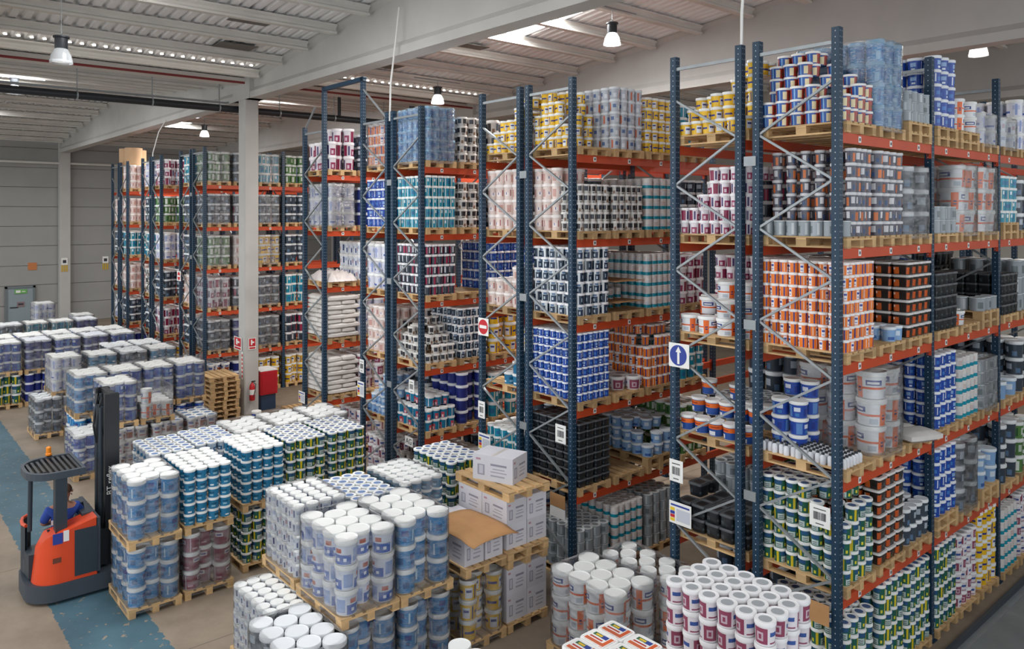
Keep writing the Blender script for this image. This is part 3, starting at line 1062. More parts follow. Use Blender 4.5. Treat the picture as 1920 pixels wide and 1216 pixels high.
def film(x0, x1, y0, y1, z0, z1, label, r=0.14, off=0.012):
    """stretch film pulled round a load: rounded outline, faint sag, folded in over the top edge"""
    x0, x1, y0, y1 = x0 - off, x1 + off, y0 - off, y1 + off
    pts = []
    for (cx, cy, a0) in ((x1 - r, y0 + r, -PI / 2), (x1 - r, y1 - r, 0), (x0 + r, y1 - r, PI / 2), (x0 + r, y0 + r, PI)):
        for k in range(5):
            a = a0 + k * PI / 8
            pts.append((cx + r * math.cos(a), cy + r * math.sin(a)))
    full = []
    for i in range(len(pts)):
        p, q = pts[i], pts[(i + 1) % len(pts)]
        full.append(p)
        d = math.dist(p, q)
        if d > 0.25:
            for k in range(1, 5):
                full.append((p[0] + (q[0] - p[0]) * k / 5, p[1] + (q[1] - p[1]) * k / 5))
    n = len(full)
    mx, my = (x0 + x1) / 2, (y0 + y1) / 2
    rows = 8
    mb = MB()
    for rr in range(rows + 2):
        z = z0 + (z1 - z0) * min(rr, rows) / rows
        ins = 0.0 if rr <= rows else 0.07
        for (x, y) in full:
            e = random.uniform(0, 0.012) + ins
            dx, dy = mx - x, my - y
            dd = math.hypot(dx, dy)
            mb.v.append((x + dx / dd * e, y + dy / dd * e, z + (0.004 if rr > rows else 0) + random.uniform(-.01, .01) * (rr > 0)))
    for rr in range(rows + 1):
        for k in range(n):
            mb.f.append((rr * n + k, rr * n + (k + 1) % n, (rr + 1) * n + (k + 1) % n, (rr + 1) * n + k))
            mb.m.append(0)
            mb.uv.append([(0, 0)] * 4)
    o = mb.obj('stretch_film', M_film, None, 60)
    return tag(o, label, 'plastic film', 'clear stretch film round pallet loads')


RN = {'A': 'nearest rack', 'B': 'arrow-sign rack', 'C': 'carton-side rack', 'D': 'no-entry rack', 'E': 'AG rack', 'F': 'portal rack', 'G': 'sack rack', 'H': 'column rack',
      'I': 'column-back rack', 'J': 'yellow-bucket rack', 'K': 'cable rack', 'L': 'cardboard-roll rack', 'M': 'wall rack'}
LN = ['floor level', 'lowest shelf', 'second shelf', 'third shelf', 'fourth shelf', 'top shelf']
PN = ['end pallet', 'second pallet', 'third pallet', 'fourth pallet', 'fifth pallet', 'sixth pallet', 'seventh pallet', 'eighth pallet']


def slot(row, lv, p):
    b, q = divmod(p, 3)
    y0 = Y0 + b * BAY + 0.12 + 0.9 * q
    xr = RACK[row] + 0.04
    return xr - 1.22, xr, y0, y0 + 0.8


def rl(row, lv, p, design, nx, ny, nl, h=None, wrap=False, steps=None, sub=None, pal=True, faces='xyz', extra='', npal=1, note='', turn=None):
    x0, x1, y0, y1 = slot(row, lv, p)
    z = LZ[lv]
    where = '%s, %s, %s' % (PN[p], LN[lv], RN[row])
    if pal:
        for k in range(npal):
            pallet(x0, x1, y0, y1, z + 0.144 * k, '%s, %s' % ('upper of two wooden pallets' if k else 'wooden pallet', where.replace(' pallet', ' position')), parts=depth(x1, y0) < 12.5)
    z += 0.144 * npal
    if design is None:
        return
    a0, a1, b0, b1 = sub or (0, 1, 0, 1)
    X0, X1 = x0 + (x1 - x0) * a0, x0 + (x1 - x0) * a1
    Y_0, Y_1 = y0 + (y1 - y0) * b0, y0 + (y1 - y0) * b1
    hh = h or 0.2 * nl
    lab = where
    load(design, X0, X1, Y_0, Y_1, z, hh, nx, ny, nl, lab, steps, faces=faces, turn=turn)
    if wrap:
        film(X0, X1, Y_0, Y_1, z - 0.06, z + hh + 0.01, 'clear stretch film, %s' % where)

# ------------------------------------------------------------------ what stands on the racks
def stair(*rows):
    """rows of layer counts, rows[j][i]: j from the rack end inwards, i towards the aisle"""
    return lambda i, j: rows[min(j, len(rows) - 1)][min(i, len(rows[min(j, len(rows) - 1)]) - 1)]


# nearest rack (A)
rl('A', 5, 0, 'red_blue_tub', 6, 4, 5, h=0.85, steps=stair((2, 3, 3, 3, 2, 2), (5, 5, 5, 3, 2, 2), (6, 6, 6, 4, 3, 3), (6, 6, 6, 5, 4, 3)), turn=-2.29)
rl('A', 5, 1, 'sky_blue_bucket', 5, 3, 4, h=1.15, wrap=True)
rl('A', 5, 2, 'steel_tin', 6, 4, 3, h=0.42, npal=2)
rl('A', 5, 3, 'royal_blue_can', 5, 3, 5, h=1.05, npal=2)
rl('A', 5, 4, 'orange_banded_bucket', 4, 3, 2, h=0.5, npal=2)
rl('A', 5, 5, 'lilac_white_bucket', 4, 3, 2, h=0.5, wrap=True)
rl('A', 5, 6, 'white_navy_bucket', 4, 3, 2, h=0.5, wrap=True)
rl('A', 4, 0, 'grey_orange_can', 6, 4, 6, h=1.12, sub=(0, 1, .3, 1), note='')
rl('A', 4, 0, 'steel_tin', 7, 1, 1, h=0.2, sub=(0, 1, 0, .26), pal=False)
rl('A', 4, 1, 'grey_orange_can', 6, 4, 6, h=1.12)
rl('A', 4, 2, 'charcoal_bucket', 4, 3, 3, h=0.95, wrap=True)
rl('A', 4, 3, 'steel_tin', 6, 4, 2, h=0.4)
rl('A', 4, 4, 'orange_banded_bucket', 3, 2, 3, h=1.05, wrap=True)
rl('A', 4, 5, 'orange_banded_bucket', 3, 2, 3, h=1.05, wrap=True)
rl('A', 4, 6, 'cyan_paint_can', 6, 4, 4, h=0.8, npal=2)
rl('A', 3, 0, 'orange_paint_can', 9, 6, 7, h=1.12)
rl('A', 3, 1, 'pale_blue_bucket', 6, 2, 1, h=0.2, sub=(0, 1, .5, 1))
rl('A', 3, 2, 'orange_black_tub', 5, 4, 6, h=1.05)
rl('A', 3, 3, 'black_square_tub', 6, 4, 5, h=0.85)
rl('A', 3, 4, 'orange_banded_bucket', 4, 3, 1, h=0.22, steps=stair((0, 0, 0, 1), (0, 0, 1, 0)))
rl('A', 3, 5, 'steel_tin', 5, 3, 1, h=0.22, steps=stair((0, 0, 0, 1, 1), (0, 0, 0, 0, 1)), npal=2)
rl('A', 3, 6, 'black_square_tub', 6, 4, 4, h=0.7)
rl('A', 2, 0, 'blue_white_bucket', 2, 2, 4, h=0.9, sub=(0, .42, .25, 1), steps=stair((3, 3), (4, 4)))
rl('A', 2, 1, 'orange_banded_bucket', 3, 2, 3, h=1.08, wrap=True)
rl('A', 2, 2, None, 0, 0, 0)
rl('A', 2, 3, 'royal_blue_can', 7, 4, 6, h=1.1)
rl('A', 2, 4, 'teal_banded_can', 7, 5, 5, h=0.95)
rl('A', 2, 5, 'steel_tin', 6, 4, 4, h=0.8, wrap=True)
rl('A', 2, 6, 'pale_blue_bucket', 4, 3, 1, h=0.3)
rl('A', 1, 0, 'green_paint_bucket', 7, 4, 6, h=1.13, steps=stair((6, 6, 6, 6, 5, 4, 4), (6, 6, 6, 6, 6, 5, 5), (6, 6, 6, 6, 6, 6, 5)))
rl('A', 1, 1, 'orange_black_tub', 5, 3, 7, h=1.15)
rl('A', 1, 2, 'charcoal_bucket', 5, 4, 2, h=0.5, sub=(0, 1, 0, 1))
rl('A', 1, 3, 'royal_blue_can', 6, 4, 5, h=1.0, npal=2)
rl('A', 1, 4, 'charcoal_bucket', 4, 3, 3, h=1.05, wrap=True)
rl('A', 1, 5, 'pale_blue_bucket', 4, 3, 2, h=0.55, npal=2)
rl('A', 1, 6, 'charcoal_bucket', 4, 3, 3, h=1.0)
rl('A', 0, 0, 'green_paint_bucket', 7, 4, 5, h=1.02)
rl('A', 0, 1, 'green_paint_bucket', 7, 4, 6, h=1.2, sub=(0, 1, .1, 1))
rl('A', 0, 2, 'green_paint_bucket', 7, 5, 6, h=1.15)
rl('A', 0, 3, 'green_paint_bucket', 7, 5, 6, h=1.2)
rl('A', 0, 4, 'maroon_paint_bucket', 5, 4, 6, h=1.1)
rl('A', 0, 5, 'yellow_paint_bucket', 5, 4, 5, h=1.25)
rl('A', 0, 6, 'teal_banded_can', 7, 5, 5, h=1.05)
rl('A', 0, 7, 'maroon_paint_bucket', 5, 4, 6, h=1.1)
for lv, dsg in ((5, 'lilac_white_bucket'), (4, 'charcoal_bucket'), (3, 'steel_tin'), (2, 'charcoal_bucket'), (1, 'green_white_bucket')):  # far loads added to close off the bright background behind the gaps
    rl('A', lv, 7, dsg, 4, 3, 3, h=0.9)
# arrow-sign rack (B): only the ends of its first pallets show
rl('B', 5, 0, 'yellow_paint_bucket', 6, 4, 5, h=1.0, faces='y', steps=stair((1, 1, 1, 1, 1, 1), (2, 2, 3, 3, 4, 5), (3, 3, 3, 4, 5, 5)))
rl('B', 4, 0, 'crimson_paint_can', 7, 4, 5, h=0.95, faces='y', steps=stair((2, 2, 3, 5, 5, 5, 5), (2, 3, 4, 5, 5, 5, 5)))
rl('B', 3, 0, 'orange_banded_bucket', 4, 3, 3, h=0.75, faces='y', steps=stair((1, 1, 2, 2), (2, 3, 3, 3)))
rl('B', 3, 1, 'crimson_paint_can', 6, 4, 6, h=1.1, faces='y')
rl('B', 2, 0, 'blue_orange_bucket', 5, 3, 3, h=0.66, faces='y', steps=stair((1, 1, 1, 1, 1), (2, 2, 2, 2, 2), (3, 2, 3, 2, 2)))
rl('B', 2, 1, 'steel_tin', 6, 4, 2, h=0.4, faces='y')
rl('B', 1, 0, 'black_square_tub', 5, 3, 3, h=0.6, faces='y', steps=stair((2, 2, 2, 2, 2), (3, 2, 2, 2, 2)))
rl('B', 1, 1, 'steel_tin', 6, 4, 4, h=0.8, faces='y')
rl('B', 0, 0, 'steel_tin', 6, 4, 3, h=0.6, faces='y')
rl('B', 4, 1, 'crimson_navy_can', 5, 3, 4, h=0.95, faces='y')
for lv in (4, 3, 2, 1):  # dark tubs added deep in the rack to keep its gaps dark
    for p in (4, 6, 7):
        rl('B', lv, p, 'black_square_tub', 4, 3, 4, h=1.0, faces='x')
for lv, dsg in ((4, 'charcoal_bucket'), (3, 'royal_blue_can'), (2, 'green_white_bucket'), (1, 'charcoal_bucket'), (0, 'charcoal_bucket')):  # back loads added to stop light showing through the shelves
    rl('B', lv, 3, dsg, 4, 3, 3, h=1.0, faces='y')
    rl('B', lv, 5, dsg, 4, 3, 3, h=1.0, faces='x')
for lv, dsg in ((4, 'charcoal_bucket'), (3, 'charcoal_bucket'), (2, 'charcoal_bucket'), (1, 'green_white_bucket')):  # more back loads added to darken the rack interior
    rl('B', lv, 2, dsg, 4, 3, 3, h=1.0, faces='y')
rl('B', 0, 1, 'charcoal_bucket', 4, 3, 3, h=1.0, faces='y')
# rack behind the cartons (C)
rl('C', 5, 0, 'yellow_paint_bucket', 5, 3, 5, h=1.02, sub=(0, .72, 0, 1), steps=stair((3, 5, 5, 4, 2), (4, 5, 5, 5, 3)))
rl('C', 5, 1, 'silver_paint_can', 6, 4, 5, h=1.1)
rl('C', 5, 2, 'yellow_paint_bucket', 5, 4, 5, h=1.0)
rl('C', 4, 0, 'pink_paint_bucket', 3, 3, 4, h=1.1, sub=(0, .55, 0, 1))
rl('C', 4, 0, 'brown_patterned_can', 3, 5, 5, h=0.8, sub=(.6, 1, 0, 1), pal=False)
rl('C', 4, 1, 'brown_patterned_can', 7, 5, 5, h=0.8)
rl('C', 4, 2, 'teal_banded_can', 6, 4, 5, h=0.95)
rl('C', 3, 0, 'navy_patterned_can', 6, 4, 6, h=1.16)
rl('C', 3, 1, 'teal_banded_can', 6, 3, 2, h=0.36, sub=(0, .6, .2, 1))
rl('C', 3, 2, 'teal_banded_can', 7, 5, 5, h=1.0)
rl('C', 2, 0, 'royal_blue_can', 8, 6, 8, h=1.16)
rl('C', 2, 1, 'maroon_paint_bucket', 4, 3, 1, h=0.24, steps=stair((0, 0, 0, 0), (0, 1, 1, 0), (1, 1, 1, 1)))
rl('C', 2, 2, 'orange_paint_can', 7, 5, 6, h=1.1, steps=stair((5, 5, 6, 6, 5, 4, 4), (6, 6, 6, 6, 6, 5, 4), (6, 6, 6, 6, 6, 6, 5)))
rl('C', 1, 0, 'black_square_tub', 6, 4, 8, h=1.08)
rl('C', 1, 1, None, 0, 0, 0)
rl('C', 1, 2, 'pale_blue_bucket', 5, 3, 3, h=0.62, npal=2, steps=stair((3, 3, 3, 2, 1), (3, 3, 3, 3, 2)))
rl('C', 0, 0, 'steel_tin', 6, 4, 4, h=0.75)
rl('C', 0, 1, 'teal_banded_can', 7, 5, 5, h=0.95)
rl('C', 0, 2, 'steel_tin', 6, 4, 5, h=0.95)
for lv, dsg in ((5, 'cyan_paint_can'), (4, 'charcoal_bucket'), (3, 'crimson_paint_can'), (2, 'cyan_paint_can'), (1, 'green_white_bucket')):
    rl('C', lv, 3, dsg, 5, 3, 4, h=0.95)
# no-entry-sign rack (D)
rl('D', 5, 0, 'yellow_paint_bucket', 6, 4, 5, h=1.0, faces='y', steps=stair((1, 2, 3, 3, 4, 4), (2, 3, 3, 4, 5, 5)))
rl('D', 4, 0, 'pink_paint_bucket', 5, 3, 4, h=1.12, faces='y')
rl('D', 3, 0, 'pink_paint_bucket', 5, 3, 3, h=0.75, faces='y', steps=stair((2, 2, 2, 3, 3), (2, 2, 3, 3, 3)))
rl('D', 3, 1, 'royal_blue_can', 6, 4, 6, h=1.15, faces='y')
rl('D', 2, 0, 'teal_paint_bucket', 5, 3, 4, h=0.9, faces='y', steps=stair((0, 0, 1, 2, 3), (0, 0, 2, 3, 4), (0, 0, 2, 4, 4)))
rl('D', 2, 1, 'yellow_paint_bucket', 5, 4, 4, h=0.9, faces='y')
rl('D', 1, 0, 'cyan_paint_can', 6, 4, 3, h=0.6, faces='y')
rl('D', 0, 0, 'brown_banded_bucket', 4, 3, 3, h=0.9, faces='y')
for lv, dsg in ((5, 'silver_paint_can'), (4, 'charcoal_bucket'), (1, 'charcoal_bucket'), (0, 'charcoal_bucket')):  # second-position loads added to block light from behind
    rl('D', lv, 1, dsg, 4, 3, 3, h=1.0, faces='y')
for lv in (4, 3, 2, 1):  # dark loads added deeper in for the same shading
    rl('D', lv, 2, 'charcoal_bucket', 4, 3, 3, h=1.0, faces='y')
# AG-plate rack (E)
rl('E', 5, 0, 'sky_blue_bucket', 6, 4, 5, h=1.15, wrap=True)
rl('E', 5, 1, 'brown_patterned_can', 5, 3, 5, h=1.0)
rl('E', 4, 0, 'cyan_paint_can', 7, 5, 5, h=1.12)
rl('E', 4, 1, 'brown_patterned_can', 5, 3, 5, h=1.0)
rl('E', 3, 0, 'crimson_navy_can', 7, 5, 5, h=1.08)
rl('E', 3, 1, None, 0, 0, 0)
rl('E', 3, 2, 'royal_blue_can', 6, 4, 5, h=1.1)
rl('E', 2, 0, 'brown_patterned_can', 6, 4, 5, h=0.9, steps=stair((2, 3, 4, 3, 2, 1), (3, 4, 4, 3, 3, 2), (4, 4, 5, 4, 3, 2)))
rl('E', 2, 1, 'navy_patterned_can', 6, 4, 6, h=1.1)
rl('E', 1, 0, 'teal_red_can', 6, 4, 3, h=0.68, steps=stair((2, 2, 2, 2, 2, 2), (3, 3, 3, 3, 3, 2)))
rl('E', 1, 1, 'navy_bucket', 4, 3, 4, h=1.12)
rl('E', 0, 1, 'teal_red_can', 6, 4, 4, h=0.8)
rl('E', 0, 0, 'charcoal_bucket', 4, 3, 2, h=0.6)
for lv, dsg in ((5, 'brown_patterned_can'), (4, 'charcoal_bucket'), (2, 'yellow_paint_bucket'), (1, 'cyan_paint_can'), (0, 'charcoal_bucket')):
    rl('E', lv, 2, dsg, 4, 3, 3, h=1.0)
# rack behind the AG rack (F)
rl('F', 5, 0, 'orange_paint_can', 5, 3, 4, h=0.95, faces='y', wrap=True)
rl('F', 4, 0, 'royal_blue_can', 6, 4, 5, h=1.1, faces='y')
rl('F', 3, 0, 'lilac_white_bucket', 4, 3, 3, h=1.05, faces='y')
rl('F', 2, 0, 'pink_paint_bucket', 5, 3, 4, h=1.05, faces='y')
rl('F', 1, 0, 'pale_blue_bucket', 6, 4, 4, h=0.9, faces='y', steps=stair((1, 2, 2, 3, 2, 2), (2, 3, 4, 4, 3, 3)))
rl('F', 0, 0, 'maroon_paint_bucket', 5, 3, 4, h=0.95, faces='y')
for lv in (5, 4, 3, 2, 1, 0):  # loads added behind the end pallets to block light
    rl('F', lv, 1, ('brown_patterned_can', 'charcoal_bucket')[lv % 2], 4, 3, 3, h=1.0, faces='y')
# white-sack rack (G)
for lv, dsg in ((5, 'charcoal_bucket'), (2, 'lilac_white_bucket'), (1, 'maroon_paint_bucket'), (0, 'maroon_paint_bucket')):  # back loads added to darken the gaps beside the sacks
    rl('G', lv, 1, dsg, 4, 3, 3, h=0.95)
rl('G', 0, 0, 'pink_paint_bucket', 4, 3, 2, h=0.6, wrap=True)
rl('G', 5, 0, 'crimson_paint_can', 4, 3, 3, h=1.08, steps=stair((2, 2, 2, 2), (2, 3, 3, 2), (2, 3, 3, 3)))
rl('G', 4, 0, 'lilac_white_bucket', 4, 3, 3, h=1.08, wrap=True)
rl('G', 4, 1, 'navy_bucket', 4, 3, 3, h=1.0)
rl('G', 3, 1, 'white_navy_bucket', 5, 3, 3, h=1.0)
# column rack (H) and the far racks
H_ = [('green_white_bucket', 'charcoal_bucket', 'cyan_paint_can', 'green_white_bucket'), ('charcoal_bucket', 'crimson_navy_can', 'charcoal_bucket', 'charcoal_bucket'), ('green_white_bucket', 'pink_paint_bucket', 'yellow_paint_bucket', 'charcoal_bucket'),
      ('crimson_paint_can', 'crimson_navy_can', 'charcoal_bucket', 'cyan_paint_can'), ('charcoal_bucket', 'navy_bucket', 'charcoal_bucket', 'crimson_navy_can'), ('brown_banded_bucket', 'navy_bucket', 'yellow_paint_bucket', 'yellow_paint_bucket')]
for r, lv in enumerate((5, 4, 3, 2, 1, 0)):
    for p in range(4):
        rl('H', lv, p, H_[r][p], 4, 3, 3, h=1.0, wrap=(p < 3 and lv > 0))
for key, cols in (('I', ('cyan_paint_can', 'charcoal_bucket', 'charcoal_bucket', 'pink_paint_bucket', 'charcoal_bucket', 'navy_bucket')),
                  ('J', ('crimson_paint_can', 'green_white_bucket', 'lilac_white_bucket', 'charcoal_bucket', 'crimson_paint_can', 'yellow_paint_bucket')),
                  ('K', ('lilac_white_bucket', 'charcoal_bucket', 'cyan_paint_can', 'brown_patterned_can', 'charcoal_bucket', 'navy_bucket')),
                  ('L', ('pink_paint_bucket', 'pink_paint_bucket', 'cyan_paint_can', 'pink_paint_bucket', 'charcoal_bucket', 'navy_bucket')),
                  ('M', (None, 'pink_paint_bucket', 'charcoal_bucket', 'pink_paint_bucket', 'lilac_white_bucket', 'navy_bucket'))):
    for r, lv in enumerate((5, 4, 3, 2, 1, 0)):
        if cols[r]:
            rl(key, lv, 0, cols[r], 4, 3, 3, h=1.0, faces='xy')

# ------------------------------------------------------------------ loads standing on the floor
def fs(design, xr, y0, z, h, nx, ny, nl, where, wrap=False, near=False, wx=1.2, wy=0.8, steps=None, faces='xyz', film_r=0.14, pal=True):
    x0, x1, y1 = xr - wx, xr, y0 + wy
    if pal:
        pallet(x0, x1, y0, y1, z, 'wooden pallet under %ss, %s' % (design.replace('_', ' '), where), parts=depth(x1, y0) < 15)
        z += 0.144
    m = 0.012
    load(design, x0 + m, x1 - m, y0 + m, y1 - m, z, h, nx, ny, nl, where, steps, near=near, faces=faces)
    if wrap:
        film(x0 + m, x1 - m, y0 + m, y1 - m, z - 0.09, z + h + 0.006, 'clear film round the buckets, ' + where, r=film_r)


U = 1.05
# row beside the reach truck
fs('floral_blue_bucket', -12.91, 3.33, 0, 0.9, 4, 3, 3, 'lower load beside the reach truck', True, True)
fs('floral_blue_bucket', -12.91, 3.33, U, 0.9, 4, 3, 3, 'upper load beside the reach truck', True, True)
fs('dark_red_bucket', -12.95, 4.18, 0, 0.9, 4, 3, 3, 'under the teal load near the truck', True, True)
fs('teal_paint_bucket', -12.95, 4.18, U, 0.9, 6, 4, 5, 'load next to the light-blue stack', False, True)
fs('green_paint_bucket', -13.3, 5.27, 0, 0.9, 6, 4, 5, 'lower load under the second teal load', False, True)
fs('teal_paint_bucket', -13.3, 5.27, U, 0.92, 6, 4, 5, 'load standing on green buckets', False, True)
for k, w in ((0, 'beside the teal load'), (1, 'by the AG rack')):
    fs('green_paint_bucket', -13.35, 6.12 + 0.84 * k, 0, 0.9, 6, 4, 5, 'lower load ' + w, False, True, faces='x')
    fs('green_paint_bucket', -13.35, 6.12 + 0.84 * k, U, 0.92, 6, 4, 5, 'upper load ' + w, False, True)
for k, (d, y, xr, w) in enumerate((('blue_lidded_bucket', 4.0, -14.2, 'just behind the light-blue stack'), ('blue_lidded_bucket', 4.82, -14.3, 'behind the first teal load'), ('orange_banded_bucket', 5.64, -14.55, 'behind the second teal load'), ('lilac_white_bucket', 6.48, -14.6, 'behind the green block'), ('lilac_white_bucket', 7.3, -14.6, 'past the green block'))):
    big = d not in ('blue_lidded_bucket',)
    fs(d, xr, y, 0, 0.9, 4 if big else 6, 3 if big else 4, 3 if big else 5, 'lower load ' + w, faces='x')
    fs(d, xr, y, U, 0.9, 4 if big else 6, 3 if big else 4, 3 if big else 5, 'upper load ' + w, wrap=big)
# white block and what is behind it
fs('white_navy_bucket', -9.72, 4.15, 0, 0.88, 6, 4, 5, 'single load before the white stack', True, True, wx=1.22, wy=0.78)
fs('white_navy_bucket', -10.1, 4.97, 0, 0.88, 6, 4, 5, 'under the white stack', False, False, wx=1.1, faces='y')
fs('white_navy_bucket', -10.1, 4.72, U, 0.98, 6, 4, 5, 'raised white stack', True, True, wx=1.08, wy=0.86)
fs('blue_lidded_bucket', -10.05, 5.8, 0, 0.88, 6, 4, 5, 'lower load behind the white stack', False, False, faces='x')
fs('blue_lidded_bucket', -10.05, 5.62, U, 0.88, 6, 4, 5, 'upper load behind the white stack', False, True)
fs('teal_paint_bucket', -10.1, 6.62, 0, 0.88, 6, 4, 5, 'lower load behind the blue-badged lids', False, False, faces='x')
fs('teal_paint_bucket', -10.1, 6.5, U, 0.9, 6, 4, 5, 'upper load behind the blue-badged lids', True, True)
fs('green_paint_bucket', -10.42, 7.62, 0, 0.9, 6, 4, 5, 'lower load beside the cartons', False, True)
fs('green_paint_bucket', -10.42, 7.62, U, 0.92, 6, 4, 5, 'upper load beside the cartons', False, True)
# big wrapped stacks in the middle foreground
fs('charcoal_bucket', -8.4, 3.85, 0, 0.95, 4, 3, 3, 'single load lowest in the picture', True, True, wx=1.28, wy=0.84)
fs('floral_blue_bucket', -8.72, 4.72, 0, 0.88, 4, 3, 3, 'under the blue and white wrapped stack', True, True, wx=1.28, wy=0.84)
fs('blue_footed_bucket', -8.72, 4.7, U, 0.95, 4, 3, 3, 'wrapped stack before the floral stack', True, True, wx=1.28, wy=0.86)
fs('floral_blue_bucket', -8.72, 5.62, 0, 0.88, 4, 3, 3, 'under the raised floral stack', True, True, wx=1.28, wy=0.84)
fs('floral_blue_bucket', -8.72, 5.58, U, 0.95, 4, 3, 3, 'raised stack before the cartons', True, True, wx=1.28, wy=0.86)
fs('yellow_paint_bucket', -8.78, 6.7, 0, 0.86, 4, 3, 3, 'load under the open carton', True, True, wx=1.25, wy=0.76)
fs('orange_banded_bucket', -6.78, 7.64, 0, 1.06, 4, 3, 3, 'load before the arrow-sign aisle', True, True, wx=1.34, wy=0.88)
fs('orange_banded_bucket', -6.62, 8.56, 0, 1.06, 4, 3, 3, 'load touching the rack end', True, True, wx=1.34, wy=0.68)
fs('orange_banded_bucket', -6.5, 5.02, 0, 0.9, 4, 3, 3, 'load below the picture edge', False, True)
fs('maroon_paint_bucket', -3.82, 6.38, 0, 1.1, 6, 4, 5, 'lower load at the nearest rack', False, True, wx=1.25, wy=0.86)
fs('maroon_paint_bucket', -3.82, 6.38, 1.25, 1.1, 6, 4, 5, 'upper load at the nearest rack', False, True, wx=1.25, wy=0.86)
fs('printed_lid_tub', -3.62, 4.72, 0, 1.1, 4, 3, 5, 'lower load at the picture edge', False, True, wx=1.25, wy=0.7, faces='x')
fs('printed_lid_tub', -3.62, 4.72, 1.25, 1.1, 4, 3, 5, 'upper load at the picture edge', False, True, wx=1.25, wy=0.7)
# first far block
R3 = [('blue_white_bucket', 4.08, 0, 3, 'single load behind the mast'), ('brown_banded_bucket', 4.95, 0, 3, 'low load behind the mast'), ('brown_banded_bucket', 5.8, 0, 3, 'low load under the lone bucket'), ('brown_banded_bucket', 6.66, 0, 3, 'low load before the pallet stack')]
for d, y, z, nl, w in R3:
    fs(d, -20.4, y, z, 0.9, 4, 3, nl, w, True)
fs('blue_white_bucket', -20.55, 4.74, U, 0.95, 4, 3, 3, 'raised load behind the mast', True)
fs('orange_banded_bucket', -20.5, 5.58, U, 0.72, 4, 3, 2, 'part load behind the mast', True, steps=stair((1, 1, 1, 2), (1, 1, 1, 1)))
for k, (d, y, w) in enumerate((('floral_blue_bucket', 4.45, 'far load at truck lane'), ('blue_white_bucket', 5.28, 'far load second from lane'), ('blue_white_bucket', 6.1, 'far load before pallet stack'), ('blue_white_bucket', 6.94, 'far load nearest pallet stack'))):
    fs(d, -22.15, y, 0, 0.9, 4, 3, 3, 'lower ' + w, False, faces='y')
    fs(d, -22.15, y, U, 0.95, 4, 3, 3, 'upper ' + w, True)
fs('charcoal_bucket', -24.95, 4.03, 0, 0.95, 4, 3, 3, 'grey single load by the blue lane', True, wy=0.7)
fs('lilac_white_bucket', -25.3, 4.5, U, 0.95, 4, 3, 3, 'loosely wrapped load above the grey one', True)
fs('lilac_white_bucket', -25.3, 4.78, 0, 0.9, 4, 3, 3, 'base of the loosely wrapped stack', False, faces='y')
for k, d in enumerate(('teal_paint_bucket', 'charcoal_bucket', 'teal_paint_bucket')):
    for z, u in ((0, 'lower'), (U, 'upper')):
        fs(d, -25.3, 5.45 + 0.85 * k, z, 0.92, 4, 3, 3, '%s teal far row, place %s' % (u, ('one', 'two', 'three')[k]), z > 0, faces='xyz' if z else 'x')
for k in range(2):
    fs('charcoal_bucket', -26.62, 6.25 + 0.85 * k, U, 0.92, 4, 3, 3, 'behind the teal far row, place %s' % ('one', 'two')[k], False, faces='xz')
    fs('charcoal_bucket', -26.62, 6.25 + 0.85 * k, 0, 0.92, 4, 3, 3, 'low behind teal far row, place %s' % ('one', 'two')[k], False, faces='x')
NUM = ('one', 'two', 'three', 'four', 'five')
for k in range(5):
    for z, u in ((0, 'lower'), (U, 'upper')):
        d = ('blue_white_bucket', 'navy_bucket')[k % 2] if z else ('green_paint_bucket', 'navy_bucket', 'navy_bucket', 'blue_white_bucket', 'navy_bucket')[k]
        fs(d, -29.5, 3.62 + 0.86 * k, z, 0.92, 4, 3, 3, '%s long blue far row, place %s' % (u, NUM[k]), z > 0)
    fs(('lilac_white_bucket', 'blue_white_bucket')[k % 2], -30.85, 3.62 + 0.86 * k, U, 0.92, 4, 3, 3, 'behind long blue far row, place %s' % NUM[k], False, faces='z')
    fs(('cyan_paint_can', 'charcoal_bucket', 'cyan_paint_can', 'cyan_paint_can', 'navy_bucket')[k], -34.5, 3.55 + 0.86 * k, 0, 1.95, 4, 3, 6, 'row nearest the end wall, place %s' % NUM[k], True)
fs('lilac_white_bucket', -38.4, 6.2, 0, 2.3, 4, 3, 7, 'tall load by the wall notice', True)
fs('lilac_white_bucket', -36.0, 7.2, 0, 1.95, 4, 3, 6, 'by the foot of the cardboard-roll rack', True)
load('blue_white_bucket', -22.95, -22.65, 9.3, 9.6, 0, 0.34, 1, 1, 1, 'alone on the floor at the column')

